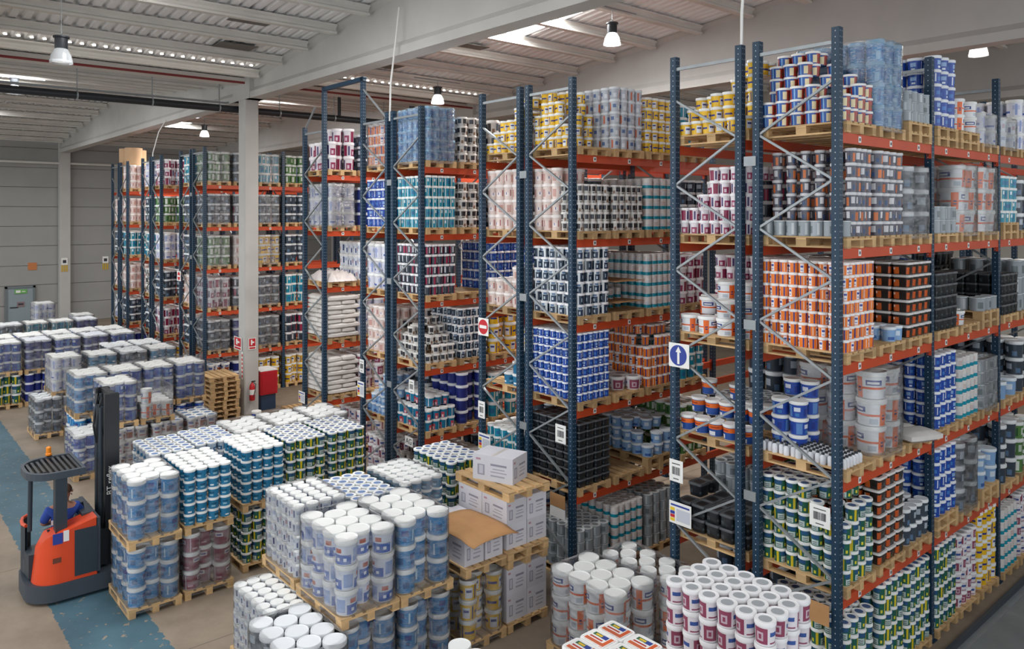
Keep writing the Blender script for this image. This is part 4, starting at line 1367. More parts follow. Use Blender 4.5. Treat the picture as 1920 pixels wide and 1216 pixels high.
# ------------------------------------------------------------------ place the buckets: 300 nearest of each design singly, the rest joined
CAP = 300
for name, lst in INST.items():
    if not lst:
        continue
    lst.sort(key=lambda q: q[0])
    desc = DES[name][0]
    cat = desc.split()[-1]
    for (d, loc, rot, sc, label, group, near) in lst[:CAP]:
        nr = near and d < 14.5
        o = bpy.data.objects.new(name, MESH[name, 'body' if nr else 'one'])
        o.location = loc
        o.rotation_euler = (0, 0, rot)
        o.scale = sc
        o['label'] = label
        o['category'] = cat
        o['group'] = group
        COL.objects.link(o)
        if nr:
            l = bpy.data.objects.new('printed_sleeve', MESH[name, 'sleeve'])
            l.parent = o
            COL.objects.link(l)
            l = bpy.data.objects.new('lid', MESH[name, 'lid'])
            l.parent = o
            COL.objects.link(l)
            if name == 'printed_lid_tub':
                q = bpy.data.objects.new('lid_print', LIDPRINT)
                q.parent = o
                COL.objects.link(q)
    rest = lst[CAP:]
    if rest:
        low = MESH[name, 'low']
        V = np.array(low.v)
        nv = len(V)
        vs, fcs, ms, uvs = [], [], [], []
        for i, (d, loc, rot, sc, *_r) in enumerate(rest):
            c, s_ = math.cos(rot), math.sin(rot)
            P = V * np.array(sc)
            P = np.stack([P[:, 0] * c - P[:, 1] * s_ + loc[0], P[:, 0] * s_ + P[:, 1] * c + loc[1], P[:, 2] + loc[2]], 1)
            vs.append(P)
            fcs += [tuple(k + i * nv for k in f) for f in low.f]
            ms += low.m
            uvs += low.uv
        mb = MB()
        mb.v, mb.f, mb.m, mb.uv = np.concatenate(vs).tolist(), fcs, ms, uvs
        o = mb.obj(name + '_stacks', MESH[name, 'mats'], None, 35)
        tag(o, 'farther %ss stacked on the pallets behind' % desc, cat + 's', None, 'stuff')

# ------------------------------------------------------------------ sacks
def pillow(L, Wd, Hh, n=6):
    mb = MB()
    m = n + 1
    for top in (1, -1):
        for j in range(m):
            for i in range(m):
                u, v = i / n * 2 - 1, j / n * 2 - 1
                e = (1 - abs(u) ** 6) * (1 - abs(v) ** 6)
                ex = 1 - 0.06 * abs(v) ** 3
                ey = 1 - 0.08 * abs(u) ** 3
                mb.v.append((u * L / 2 * ex, v * Wd / 2 * ey, top * Hh / 2 * (0.4 + 0.6 * e ** 0.5)))
    def idx(t, i, j):
        return t * m * m + j * m + i
    fs_ = []
    for j in range(n):
        for i in range(n):
            fs_.append((idx(0, i, j), idx(0, i + 1, j), idx(0, i + 1, j + 1), idx(0, i, j + 1)))
            fs_.append((idx(1, i, j), idx(1, i, j + 1), idx(1, i + 1, j + 1), idx(1, i + 1, j)))
    rim = [(i, 0) for i in range(n)] + [(n, j) for j in range(n)] + [(n - i, n) for i in range(n)] + [(0, n - j) for j in range(n)]
    for k in range(len(rim)):
        a, b = rim[k], rim[(k + 1) % len(rim)]
        fs_.append((idx(0, *a), idx(1, *a), idx(1, *b), idx(0, *b)))
    mb.f = fs_
    mb.m = [0] * len(fs_)
    mb.uv = [[(0, 0)] * 4 for _ in fs_]
    return mb.mesh('paper_sack', M_sack, 50)


SACKX, SACKY = pillow(0.605, 0.41, 0.15), pillow(0.41, 0.605, 0.15)


def sacks(row, lv, p, layers, where):
    x0, x1, y0, y1 = slot(row, lv, p)
    pallet(x0, x1, y0, y1, LZ[lv], 'wooden pallet under the white sacks, %s' % where, parts=False)
    z = LZ[lv] + 0.144 + 0.066
    for k in range(layers):
        if k % 2:
            sp = [(SACKX, x0 + 0.3, y0 + 0.2), (SACKX, x0 + 0.9, y0 + 0.2), (SACKX, x0 + 0.3, y0 + 0.6), (SACKX, x0 + 0.9, y0 + 0.6)]
        else:
            sp = [(SACKY, x0 + 0.2, y0 + 0.3), (SACKY, x0 + 0.6, y0 + 0.3), (SACKY, x0 + 1.0, y0 + 0.3), (SACKX, x0 + 0.3, y0 + 0.72), (SACKX, x0 + 0.9, y0 + 0.72)]
        for q_, (m_, x, y) in enumerate(sp):
            o = new('paper_sack', m_, None, (x + random.uniform(-.01, .01), y + random.uniform(-.01, .01), z))
            o.rotation_euler = (random.uniform(-.02, .02), random.uniform(-.02, .02), random.uniform(-.03, .03))
            tag(o, 'white paper sack, %s layer, %s in it, %s' % ('top' if k == layers - 1 else ORD[k], ORD[q_], where), 'sack', 'white paper sacks ' + where)
        z += 0.118


sacks('G', 2, 0, 9, 'upper sack shelf')
sacks('G', 1, 0, 8, 'lower sack shelf')
x0, x1, y0, y1 = slot('G', 3, 0)
pallet(x0, x1, y0, y1, LZ[3], 'wooden pallet under the crumpled film on the white-sack rack', parts=False)
# crumpled film heap
def heap(name, label, x0, x1, y0, y1, z, h, material, cat, n=14):
    mb = MB()
    rs = random.Random(3)
    for j in range(n + 1):
        for i in range(n + 1):
            u, v = i / n * 2 - 1, j / n * 2 - 1
            e = max(0, 1 - max(abs(u), abs(v)) ** 4)
            mb.v.append((x0 + (x1 - x0) * i / n, y0 + (y1 - y0) * j / n, z + h * e * (0.55 + 0.45 * rs.random())))
    for j in range(n):
        for i in range(n):
            a = j * (n + 1) + i
            mb.f.append((a, a + 1, a + n + 2, a + n + 1))
            mb.m.append(0)
            mb.uv.append([(0, 0)] * 4)
    o = mb.obj(name, material, None, 70)
    return tag(o, label, cat)


M_crump = mat('crumpled_film', 'd8cdc8', 0.35, noise=0.1, nscale=9)
heap('crumpled_wrap', 'crumpled pinkish film over a pallet on the white-sack rack', x0 + .05, x1 + .05, y0, y1, LZ[3] + 0.146, 0.32, M_crump, 'plastic film')
# loose grey sack on the nearest rack
x0, x1, y0, y1 = slot('A', 2, 2)
for k, (dx, dy, rz) in enumerate(((-0.35, 0.35, 0.3), (-0.02, 0.3, 1.2))):
    o = new('paper_sack', SACKX, None, (x1 + dx, y0 + dy, LZ[2] + 0.144 + 0.07 + 0.0 * k))
    o.rotation_euler = (0, 0, rz)
    tag(o, ('grey-white sack lying back on the pallet behind the orange-banded buckets', 'grey-white sack lying at the shelf edge behind the orange-banded buckets')[k], 'sack')

# ------------------------------------------------------------------ small bottles in front of the royal-blue cans
BOT = MB().lathe([(0.036, 0, 0), (0.038, 0.01, 0), (0.038, 0.1, 0), (0.02, 0.125, 1), (0.02, 0.15, 1)], 10).mesh('small_bottle', [mat('bottle_white', 'dedfe4', 0.4, rnd=0.05), M_black], 40)
x0, x1, y0, y1 = slot('A', 2, 0)
for i in range(14):
    for j in range(6):
        o = new('small_bottle', BOT, None, (x0 + 0.05 + 0.084 * i, y0 + 0.04 + 0.084 * j + (i % 2) * 0.03, LZ[2] + 0.144))
        if not (i < 6 and j > 1):
            tag(o, 'small white black-capped bottle, %s from aisle, %s row, second shelf, nearest rack' % (ORD[13 - i], 'front' if j == 0 else ORD[j]), 'bottle', 'small white bottles with black caps')
        else:
            bpy.data.objects.remove(o)

# ------------------------------------------------------------------ cartons
M_print = label_mat('carton_print', 'd3d1d8', [(.12, .3, .2, .62, '9a98a6'), (.16, .26, .25, .58, 'c4c2cc'), (.45, .85, .62, .7, '8f8d9c'), (.45, .8, .2, .26, 'a3a1ae'), (.45, .85, .36, .4, 'a3a1ae'), (.5, .8, .48, .52, 'a3a1ae'), (.08, .2, .78, .86, 'b58a96')], 'd3d1d8', 0.8, rep=1, v0=0.0, v1=1.0)


def carton(x0, x1, y0, y1, z0, z1, label, rz=0.0, group=None):
    cx, cy = (x0 + x1) / 2, (y0 + y1) / 2
    t = thing('white_carton', label, 'carton', (cx, cy, z0), rz, group)
    g = 0.006
    a, b, h = (x1 - x0) / 2 - g, (y1 - y0) / 2 - g, z1 - z0
    mb = MB()
    mb.box(-a, a, -b, b, 0, h - 0.004)
    mb.m = [1, 1, 0, 0, 0, 0]
    mb.obj('box_body', [M_print, M_carton], t)
    MB().box(-a, -0.004, -b, b, h - 0.004, h).obj('flap', M_carton, t)
    MB().box(0.004, a, -b, b, h - 0.004, h).obj('flap', M_carton, t)
    MB().box(-0.03, 0.03, -b, b, h, h + 0.001).obj('tape', mat('parcel_tape', 'c9c4bd', 0.35), t)
    return t


CX0, CX1, CY0, CY1 = -10.06, -8.8, 7.5, 8.32
pallet(CX0, CX1, CY0, CY1, 0, 'floor pallet under the stacked white cartons')
for iz in range(2):
    for i in range(2):
        for j in range(2):
            carton(CX0 + 0.03 + 0.6 * i, CX0 + 0.63 + 0.6 * i, CY0 + 0.41 * j, CY0 + 0.41 + 0.41 * j, 0.144 + 0.4 * iz, 0.544 + 0.4 * iz, 'white printed carton, lower stack, %s layer, %s, %s' % (('bottom', 'top')[iz], ('set back', 'aisle side')[i], ('front row', 'second row')[j]), 0, 'lower stack of white cartons')
pallet(CX0, CX1, CY0, CY1, 0.945, 'lower of the paired pallets in the carton stack')
pallet(CX0 + .02, CX1 + .05, CY0 - .03, CY1 - .03, 1.09, 'upper of the paired pallets in the carton stack')
for iz in range(2):
    for i in range(2):
        for j in range(2):
            carton(CX0 + 0.03 + 0.6 * i, CX0 + 0.63 + 0.6 * i, CY0 + 0.41 * j, CY0 + 0.41 + 0.41 * j, 1.235 + 0.36 * iz, 1.595 + 0.36 * iz, 'white printed carton, upper stack, %s layer, %s, %s' % (('bottom', 'top')[iz], ('set back', 'aisle side')[i], ('front row', 'second row')[j]), 0, 'upper stack of white cartons')
pallet(CX0 - .05, CX1 + .02, CY0, CY1 + .02, 1.957, 'empty pallet on top of the carton stack')
carton(-9.78, -9.05, 7.62, 8.1, 2.102, 2.5, 'dented white carton lying on the topmost pallet', 0.35)
pallet(-10.0, -8.78, 6.7, 7.46, 1.06, 'pallet under the open white carton')
carton(-9.95, -9.4, 6.72, 7.44, 1.205, 1.62, 'white carton under the brown sheet, set back')
carton(-9.38, -8.84, 6.72, 7.08, 1.205, 1.62, 'white carton under the brown sheet, at the front corner')
carton(-9.38, -8.84, 7.1, 7.44, 1.205, 1.62, 'white carton under the brown sheet, against the tall carton stack')
mb = MB()
n = 8
for j in range(n + 1):
    for i in range(n + 1):
        u, v = i / n, j / n
        mb.v.append((-9.7 + 1.15 * u, 6.66 + 0.84 * v, 1.655 + 0.025 * math.sin(u * 3) - 0.05 * (abs(v - .5) * 2) ** 3 + (0.0 if u < .8 else -0.02)))
for j in range(n):
    for i in range(n):
        a = j * (n + 1) + i
        mb.f.append((a, a + 1, a + n + 2, a + n + 1))
        mb.m.append(0)
        mb.uv.append([(0, 0)] * 4)
o = mb.obj('cardboard_sheet', M_card, None, 40)
o.modifiers.new('thickness', 'SOLIDIFY').thickness = 0.008
tag(o, 'bent brown cardboard sheet over the open white cartons', 'cardboard')
# cardboard sheets on the rack behind the cartons
x0, x1, y0, y1 = slot('C', 3, 1)
for k, (z, w) in enumerate(((0.53, 'upper'), (0.16, 'lower'))):
    o = MB().box(x0 + .2, x1 + .02, y0, y1 - .02, LZ[3] + 0.144 + z, LZ[3] + 0.144 + z + 0.006).obj('cardboard_sheet', M_card)
    tag(o, '%s brown cardboard sheet between the teal-banded cans' % w, 'cardboard')
# cardboard rolls on the far top shelf
for k, (x, y) in enumerate(((-37.9, 9.75), (-37.2, 9.8), (-38.4, 10.3))):
    t = thing('cardboard_roll', ('tall brown cardboard roll at the rack end on the far top shelf', 'tall brown cardboard roll towards the aisle on the far top shelf', 'tall brown cardboard roll set back on the far top shelf')[k], 'cardboard', (x, y, LZ[5] + 0.144 * 0))
    MB().lathe([(0.36, 0), (0.36, 1.95)], 24, capt=False, capb=False).obj('outer_layer', mat('roll_brown', 'c3a07c', 0.85, noise=0.06, nscale=2), t, 40)
    MB().lathe([(0.355, 1.93), (0.2, 1.93)], 24, capt=False, capb=False).obj('rolled_layers', M_card, t)
    MB().lathe([(0.2, 0), (0.2, 1.95)], 24, capt=False, capb=False).obj('core', M_card, t, 40)

# ------------------------------------------------------------------ signs on the rack ends
def disc(mb, cx, cz, r, y, mi, n=28, sx=1.0):
    o = len(mb.v)
    mb.v += [(cx + sx * r * math.cos(2 * PI * k / n), y, cz + r * math.sin(2 * PI * k / n)) for k in range(n)]
    mb.v += [(cx + sx * r * math.cos(2 * PI * k / n), y - 0.002, cz + r * math.sin(2 * PI * k / n)) for k in range(n)]
    mb.f.append(tuple(o + n + k for k in range(n)))
    mb.m.append(mi)
    mb.uv.append([(0, 0)] * n)
    for k in range(n):
        mb.f.append((o + k, o + (k + 1) % n, o + n + (k + 1) % n, o + n + k))
        mb.m.append(mi)
        mb.uv.append([(0, 0)] * 4)
    return mb


YS = Y0 - 0.03
t = thing('arrow_sign', 'square white sign with a white arrow on a blue disc', 'sign', (-7.17, YS, 4.02))
MB().box(0, 0.36, 0, 0.008, 0, 0.35).obj('sign_plate', M_signw, t)
disc(MB(), 0.17, 0.175, 0.15, -0.001, 0).obj('blue_disc', M_navy, t)
MB().add([(0.155, -0.005, 0.05), (0.195, -0.005, 0.05), (0.195, -0.005, 0.22), (0.225, -0.005, 0.22), (0.175, -0.005, 0.305), (0.125, -0.005, 0.22), (0.155, -0.005, 0.22)], [(0, 1, 2, 3, 4, 5, 6)]).obj('arrow', M_signw, t)
t = thing('no_entry_sign', 'square white sign with a red no-entry disc', 'sign', (-11.71, YS, 3.95))
MB().box(0, 0.31, 0, 0.008, 0, 0.33).obj('sign_plate', M_signw, t)
disc(MB(), 0.155, 0.165, 0.14, -0.001, 0).obj('red_disc', M_red, t)
MB().box(0.05, 0.26, -0.006, -0.004, 0.135, 0.195).obj('white_bar', M_signw, t)
t = thing('no_entry_sign', 'small no-entry sign far off on the rack behind the column rack', 'sign', (-29.45, YS, 3.85))
MB().box(0, 0.42, 0, 0.008, 0, 0.36).obj('sign_plate', M_signw, t)
disc(MB(), 0.21, 0.18, 0.15, -0.001, 0).obj('red_disc', M_red, t)
MB().box(0.08, 0.34, -0.006, -0.004, 0.15, 0.21).obj('white_bar', M_signw, t)


def barcode(x, z, w, h, label):
    t = thing('barcode_card', label, 'sign', (x, YS, z), 0, 'white barcode cards on the rack ends')
    MB().box(0, w, 0, 0.006, 0, h).obj('card', M_signw, t)
    mb = MB()
    r = random.Random(int(abs(x) * 100))
    q = 0.2 * w
    while q < 0.8 * w:
        bw_ = r.choice((0.004, 0.007, 0.011))
        mb.box(q, q + bw_, -0.002, 0, 0.32 * h, 0.68 * h)
        q += bw_ + r.choice((0.004, 0.008))
    mb.obj('barcode', M_ink, t)
    MB().box(0.3 * w, 0.7 * w, -0.002, 0, 0.12 * h, 0.16 * h).obj('print_line', M_ink, t)
    MB().box(0.2 * w, 0.8 * w, -0.002, 0, 0.8 * h, 0.84 * h).obj('print_line', M_ink, t)


barcode(-4.97, 2.35, 0.27, 0.27, 'white barcode card on the end of the nearest rack')
barcode(-7.16, 2.34, 0.24, 0.32, 'white barcode card on the post under the arrow sign')
barcode(-9.58, 2.37, 0.25, 0.31, 'white barcode card on the end of the rack with black tubs')
barcode(-11.71, 2.37, 0.2, 0.32, 'white barcode card on the post under the no-entry sign')
barcode(-14.12, 2.42, 0.2, 0.29, 'white barcode card on the end of the AG rack')
barcode(-16.23, 2.54, 0.2, 0.31, 'white barcode card on the tall portal post')


def load_card(x, z, w, h, label):
    t = thing('load_card', label, 'sign', (x, YS - 0.004, z), 0, 'coloured load cards on the rack ends')
    MB().box(0, w, 0, 0.006, 0, h).obj('card', M_signw, t)
    MB().box(0.03, w - .03, -0.002, 0, h * .8, h * .88).obj('title_line', M_navy, t)
    for k, c in enumerate((M_inky, M_red, M_navy, M_inky)):
        MB().box(0.02, 0.1, -0.002, 0, h * (.1 + .16 * k), h * (.24 + .16 * k)).obj('colour_block', c, t)
    MB().box(0.13, w - .02, -0.002, 0, h * .15, h * .7).obj('text_block', mat('card_text', 'c3c6d0', 0.7), t)


load_card(-7.16, 1.73, 0.39, 0.32, 'load notice with coloured blocks on the arrow-sign rack')
load_card(-11.7, 1.77, 0.36, 0.32, 'load notice with coloured blocks on the no-entry rack')
load_card(-16.32, 1.97, 0.3, 0.36, 'load notice with coloured blocks on the tall portal post')
load_card(-19.45, 1.26, 0.36, 0.3, 'load notice with coloured blocks on the white-sack rack')
M_txt = M_ink


def text(body, size, material, parent, loc, rot, name='lettering'):
    c = bpy.data.curves.new(name, 'FONT')
    c.body = body
    c.size = size
    c.extrude = 0.001
    c.materials.append(material)
    tmp = bpy.data.objects.new(name, c)
    COL.objects.link(tmp)
    dg = bpy.context.evaluated_depsgraph_get()
    me = bpy.data.meshes.new_from_object(tmp.evaluated_get(dg))
    bpy.data.objects.remove(tmp)
    o = new(name, me, parent, loc)
    o.rotation_euler = rot
    return o


t = thing('row_plate', 'white plate lettered AG at a rack foot', 'sign', (-14.27, YS, 1.27))
MB().box(0, 0.3, 0, 0.006, 0, 0.2).obj('plate', M_signw, t)
text('AG', 0.17, M_ink, t, (0.03, -0.002, 0.045), (PI / 2, 0, 0))
for (xa, xb, za, zb, lb) in ((-5.06, -4.7, 1.16, 1.42, 'brown cardboard piece hung at the nearest rack end'), (-9.68, -9.32, 1.28, 1.5, 'brown cardboard piece hung beside the carton stack')):
    tag(MB().box(xa, xb, YS - 0.03, YS - 0.02, za, zb).obj('cardboard_piece', M_card), lb, 'cardboard')
tag(MB().box(-9.68, -9.32, YS - 0.03, YS - 0.02, 1.1, 1.27).obj('card_piece', M_signw), 'white card hung under the cardboard beside the carton stack', 'sign')

# ------------------------------------------------------------------ column: fire signs, extinguisher, hose cabinet
def fire_sign(loc, rz, w, h, label):
    t = thing('fire_sign', label, 'sign', loc, rz)
    MB().box(0, w, -0.01, 0, 0, h).obj('sign_plate', M_signw, t)
    MB().box(w * .08, w * .92, -0.013, -0.01, h * .28, h * .95).obj('red_field', M_red, t)
    MB().box(w * .3, w * .5, -0.016, -0.013, h * .4, h * .85).box(w * .5, w * .75, -0.016, -0.013, h * .55, h * .7).obj('pictogram', M_signw, t)
    MB().box(w * .1, w * .9, -0.013, -0.01, h * .06, h * .2).obj('text_line', M_red, t)


fire_sign((-24.62, 9.48, 1.98), 0, 0.62, 0.4, 'red fire hose sign facing out on the column')
fire_sign((-23.82, 9.62, 2.02), PI / 2, 0.24, 0.36, 'small red extinguisher sign on the column side')
t = thing('column_sticker', 'narrow vertical strip with red marks down the column', 'sign', (-24.05, 9.488, 1.1))
MB().box(0, 0.14, -0.004, 0, 0, 0.85).obj('strip', M_signw, t)
for k in range(6):
    MB().box(0.03, 0.11, -0.007, -0.004, 0.05 + 0.13 * k, 0.13 + 0.13 * k).obj('red_mark', M_red, t)
t = thing('fire_extinguisher', 'red fire extinguisher hung on the column', 'extinguisher', (-23.72, 9.7, 0.45))
MB().lathe([(0.07, 0), (0.085, 0.02), (0.085, 0.42), (0.06, 0.5), (0.025, 0.53), (0.025, 0.57)], 18).obj('cylinder_body', M_red, t, 40)
MB().box(-0.02, 0.02, -0.02, 0.1, 0.57, 0.6).obj('lever', M_black, t)
MB().tube([(0, 0.03, 0.56), (0.05, 0.1, 0.5), (0.09, 0.06, 0.3), (0.09, 0.0, 0.1)], 0.012, 6).obj('hose', M_black, t)
MB().lathe([(0.0855, 0.18), (0.0855, 0.34)], 18, capb=False, capt=False).obj('label_band', M_signw, t)
t = thing('hose_cabinet', 'red fire hose cabinet on a dark stand behind the column', 'cabinet', (-24.3, 10.35, 0))
MB().box(-0.35, 0.35, -0.28, 0.28, 0.5, 1.25).obj('cabinet_body', M_red, t)
MB().box(0.35, 0.37, -0.24, 0.24, 0.54, 1.21).obj('door', mat('cabinet_red', 'b01a28', 0.4), t)
MB().box(-0.36, 0.36, -0.29, 0.29, 1.25, 1.28).obj('lid', M_signw, t)
MB().box(-0.3, 0.3, -0.24, 0.24, 0, 0.5).obj('stand', mat('stand_blue', '2c3f58', 0.5), t)

# stack of empty pallets before the column, loose ones beyond it
NP = ['lowest', 'second', 'third', 'fourth', 'fifth', 'sixth', 'seventh', 'eighth', 'topmost']
for k in range(9):
    e = random.uniform(-.025, .025)
    pallet(-24.9 + e, -23.7 + e, 8.42 + e, 9.3 + e, 0.146 * k, 'empty pallet, %s of the stack before the column' % NP[k], parts=True, group='stack of empty pallets')
pallet(-23.6, -22.4, 10.6, 11.4, 0, 'empty pallet lying on the floor past the column')
pallet(-23.6, -22.4, 11.45, 12.25, 0, 'second empty pallet lying on the floor past the column')

# hanging white cables
M_cable = mat('cable_white', 'e4e3df', 0.5)
for pts, lb in (([(-15.0, 9.3, 8.35), (-15.0, 9.32, 9.2), (-14.9, 9.4, 10.2), (-14.85, 9.45, 10.9)], 'white cable hanging to the AG rack'),
                ([(-6.0, 9.3, 7.7), (-6.0, 9.32, 9.0), (-5.95, 9.4, 10.3), (-5.9, 9.45, 11.1)], 'white cable hanging to the arrow-sign rack'),
                ([(-32.8, 9.35, 8.3), (-32.8, 9.35, 8.7), (-32.2, 9.4, 9.5), (-31.5, 9.45, 9.9)], 'white cable curving down to a far rack')):
    tag(MB().tube(pts, 0.02, 6).obj('hanging_cable', M_cable), lb, 'cable')
# guide rail along the aisle in front of the nearest rack
t = thing('guide_rail', 'low steel guide rail along the aisle by the nearest rack', 'rail', (-4.28, 9.3, 0))
MB().box(-0.05, 0.0, 0, 14, 0, 0.1).obj('rail_web', M_dark, t)
MB().box(0.0, 0.1, 0, 14, 0, 0.012).obj('rail_foot', M_galv, t)

# ------------------------------------------------------------------ reach truck
TRZ = PI / 2
TRL = (-14.2, 2.3, 0)
tr = thing('reach_truck', 'orange reach truck with a dark mast on the blue lane', 'forklift', TRL, TRZ)
M_to = mat('truck_orange', 'd9481f', 0.4)
M_tg = mat('truck_grey', '3a424c', 0.5)
M_tb = mat('truck_battery', '2b3640', 0.45)


def rounded_prism(pts, z0, z1, name, material, parent, taper=1.0):
    mb = MB()
    k = len(pts)
    cx, cy = sum(p[0] for p in pts) / k, sum(p[1] for p in pts) / k
    mb.add([(a, b, z0) for a, b in pts] + [(cx + (a - cx) * taper, cy + (b - cy) * taper, z1) for a, b in pts], [tuple(range(k))[::-1], tuple(range(k, 2 * k))] + [(i, (i + 1) % k, (i + 1) % k + k, i + k) for i in range(k)])
    return mb.obj(name, material, parent, 35)


def outline(x0, x1, w0, w1, r):
    """plan outline, rear end (low x) rounded"""
    p = []
    for k in range(7):
        a = PI + PI / 2 * k / 6
        p.append((x0 + r + r * math.cos(a), w0 + r + r * math.sin(a)))
    p += [(x1, w0), (x1, w1)]
    for k in range(7):
        a = PI / 2 + PI / 2 * k / 6
        p.append((x0 + r + r * math.cos(a), w1 - r + r * math.sin(a)))
    return p


rounded_prism(outline(-0.1, 1.25, -0.02, 1.27, 0.42), 0.05, 0.32, 'chassis', M_tg, tr)
# orange bodywork: rounded rear corner, sloping rear edge, top falling to the rear
mb = MB()
arc = [(0.34 - 0.34 * math.sin(t), 0.34 - 0.34 * math.cos(t)) for t in [PI / 2 * q / 6 for q in range(7)]]
plan = [(0.88, 0.0)] + arc + [(0.0, 0.4), (0.12, 0.42), (0.88, 0.42)]
def top_z(x, y):
    return 1.26 if x > 0.85 else (1.08 + 0.18 * (x - 0.12) / 0.73 if x > 0.12 else 0.86 + 0.22 * max(0, x) / 0.12)
k = len(plan)
mb.add([(a + (0.0 if a > .5 else 0.0), b, 0.32) for a, b in plan] + [(a if a > .4 else a + 0.06, b, top_z(a, b)) for a, b in plan], [tuple(range(k)), tuple(range(k, 2 * k))[::-1]] + [(i, i + k, (i + 1) % k + k, (i + 1) % k) for i in range(k)])
mb.obj('bodywork', M_to, tr, 40)
MB().box(0.55, 0.88, -0.02, 1.2, 0.38, 1.12).obj('battery_box', M_tb, tr)
MB().box(0.87, 0.93, 0.0, 1.27, 0.36, 1.24).obj('bulkhead', M_tg, tr)
rounded_prism(outline(-0.06, 0.5, 0.44, 1.25, 0.3), 0.36, 0.6, 'step', M_tg, tr)
# entry guard: thin dark panel with an orange rim at the far rear corner
mb = MB()
gp = [(-0.04, 0.66), (-0.07, 0.8), (-0.06, 0.95), (-0.02, 1.1), (0.1, 1.22)]
mb.add([(x, y, 0.36) for x, y in gp] + [(x, y, 1.12) for x, y in gp] + [(x + .03, y, 0.36) for x, y in gp] + [(x + .03, y, 1.12) for x, y in gp],
       [(i, i + 1, i + 6, i + 5) for i in range(4)] + [(i + 11, i + 10, i + 15, i + 16) for i in range(4)] + [(i + 5, i + 6, i + 16, i + 15) for i in range(4)])
mb.obj('entry_guard', M_tb, tr)
rounded_prism([(-0.03, 0.4), (-0.05, 0.68), (0.1, 0.7), (0.1, 0.4)], 0.36, 0.74, 'rear_panel', M_tb, tr)
MB().tube([(x + .015, y, 1.14) for x, y in gp], 0.028, 8).obj('guard_rim', M_to, tr, 40)
MB().box(0.35, 0.85, 0.44, 1.2, 0.36, 0.72).obj('seat_base', M_tg, tr)
mb = MB()
mb.box(0.22, 0.7, 0.34, 0.85, 0.72, 0.82).box(0.22, 0.7, 0.3, 0.37, 0.8, 1.1)
mb.obj('driver_seat', M_black, tr)
MB().box(0.72, 0.9, 0.3, 1.15, 0.9, 1.26).obj('control_console', M_tg, tr)
MB().tube([(0.8, 0.62, 1.26), (0.78, 0.6, 1.36)], 0.02, 8).obj('control_lever', M_black, tr)
# stickers
MB().box(0.24, 0.38, -0.008, 0.004, 0.96, 1.13).obj('blue_sticker', M_navy, tr)
MB().box(0.39, 0.47, -0.008, 0.004, 0.98, 1.15).obj('white_sticker', M_signw, tr)
MB().box(0.24, 0.36, -0.004, 0.004, 0.66, 0.74).obj('filler_cap', mat('cap_brown', '6d3a2a', 0.6), tr)
# overhead guard
MB().box(0.3, 0.47, 0.12, 0.3, 1.1, 2.0).obj('guard_post', M_tb, tr)
MB().tube([(0.0, 0.5, 1.1), (0.0, 0.42, 2.0)], 0.035, 10).obj('guard_post', M_tb, tr, 40)
ol = outline(-0.08, 0.74, 0.1, 1.2, 0.4)
mb = MB()
k = len(ol)
cx, cy = 0.33, 0.65
inn = [(cx + (a - cx) * 0.88, cy + (b - cy) * 0.88) for a, b in ol]
mb.v = [(a, b, 1.97) for a, b in ol] + [(a, b, 2.08) for a, b in ol] + [(a, b, 1.97) for a, b in inn] + [(a, b, 2.08) for a, b in inn]
for i in range(k):
    j = (i + 1) % k
    mb.f += [(i, j, j + k, i + k), (j + 2 * k, i + 2 * k, i + 3 * k, j + 3 * k), (i + k, j + k, j + 3 * k, i + 3 * k), (j, i, i + 2 * k, j + 2 * k)]
mb.m = [0] * len(mb.f)
mb.uv = [[(0, 0)] * 4 for _ in mb.f]
gd = mb.obj('overhead_guard', M_tg, tr)
for i in range(9):
    x = 0.02 + 0.08 * i
    e = 0.16 if x > 0.25 else 0.3
    MB().bar((x, e, 2.03), (x, 1.3 - e, 2.03), 0.04, 0.08).obj('guard_bar', M_black, gd)
MB().lathe([(0.05, 2.08), (0.05, 2.11), (0.04, 2.12), (0.04, 2.21), (0.02, 2.23)], 12, cx=0.4, cy=1.25).obj('beacon', mat('beacon_orange', 'ef8a1c', 0.3), tr, 40)
MB().box(0.36, 0.44, 1.14, 1.3, 2.02, 2.08).obj('beacon_bracket', M_tg, tr)
# mast: outer channels, inner channels, lift cylinders, hoses, crossheads
for i, y in enumerate((0.3, 0.92)):
    mb = MB()
    s_ = 1 if i else -1
    mb.box(1.06, 1.28, y - 0.012 + s_ * 0.045, y + 0.012 + s_ * 0.045, 0.1, 3.2)
    mb.box(1.06, 1.09, y - 0.05, y + 0.05, 0.1, 3.2).box(1.25, 1.28, y - 0.05, y + 0.05, 0.1, 3.2)
    mb.obj('outer_channel', M_black, tr)
    mb = MB()
    y2 = y - s_ * 0.11
    mb.box(1.10, 1.24, y2 - 0.01 + s_ * 0.03, y2 + 0.01 + s_ * 0.03, 0.1, 3.12).box(1.10, 1.13, y2 - 0.04, y2 + 0.04, 0.1, 3.12)
    mb.obj('inner_channel', M_tg, tr)
    MB().tube([(1.05, y - s_ * 0.2, 0.2), (1.05, y - s_ * 0.2, 2.95)], 0.04, 10).obj('lift_cylinder', M_tb, tr, 40)
    MB().tube([(1.02, y - s_ * 0.24, 2.3), (0.98, y - s_ * 0.22, 2.6), (1.02, y - s_ * 0.2, 2.95), (1.06, y - s_ * 0.12, 3.12), (1.10, y - s_ * 0.1, 3.0)], 0.016, 6).obj('hydraulic_hose', M_black, tr)
for z in (0.35, 1.5, 2.45, 3.08):
    MB().box(1.14, 1.24, 0.3, 0.92, z, z + 0.12).obj('crosshead', M_black, tr)
MB().box(0.92, 1.1, 0.2, 1.05, 0.36, 0.95).obj('mast_carriage', M_black, tr)
MB().box(1.28, 1.34, 0.25, 0.97, 0.3, 0.75).obj('fork_carriage', M_black, tr)
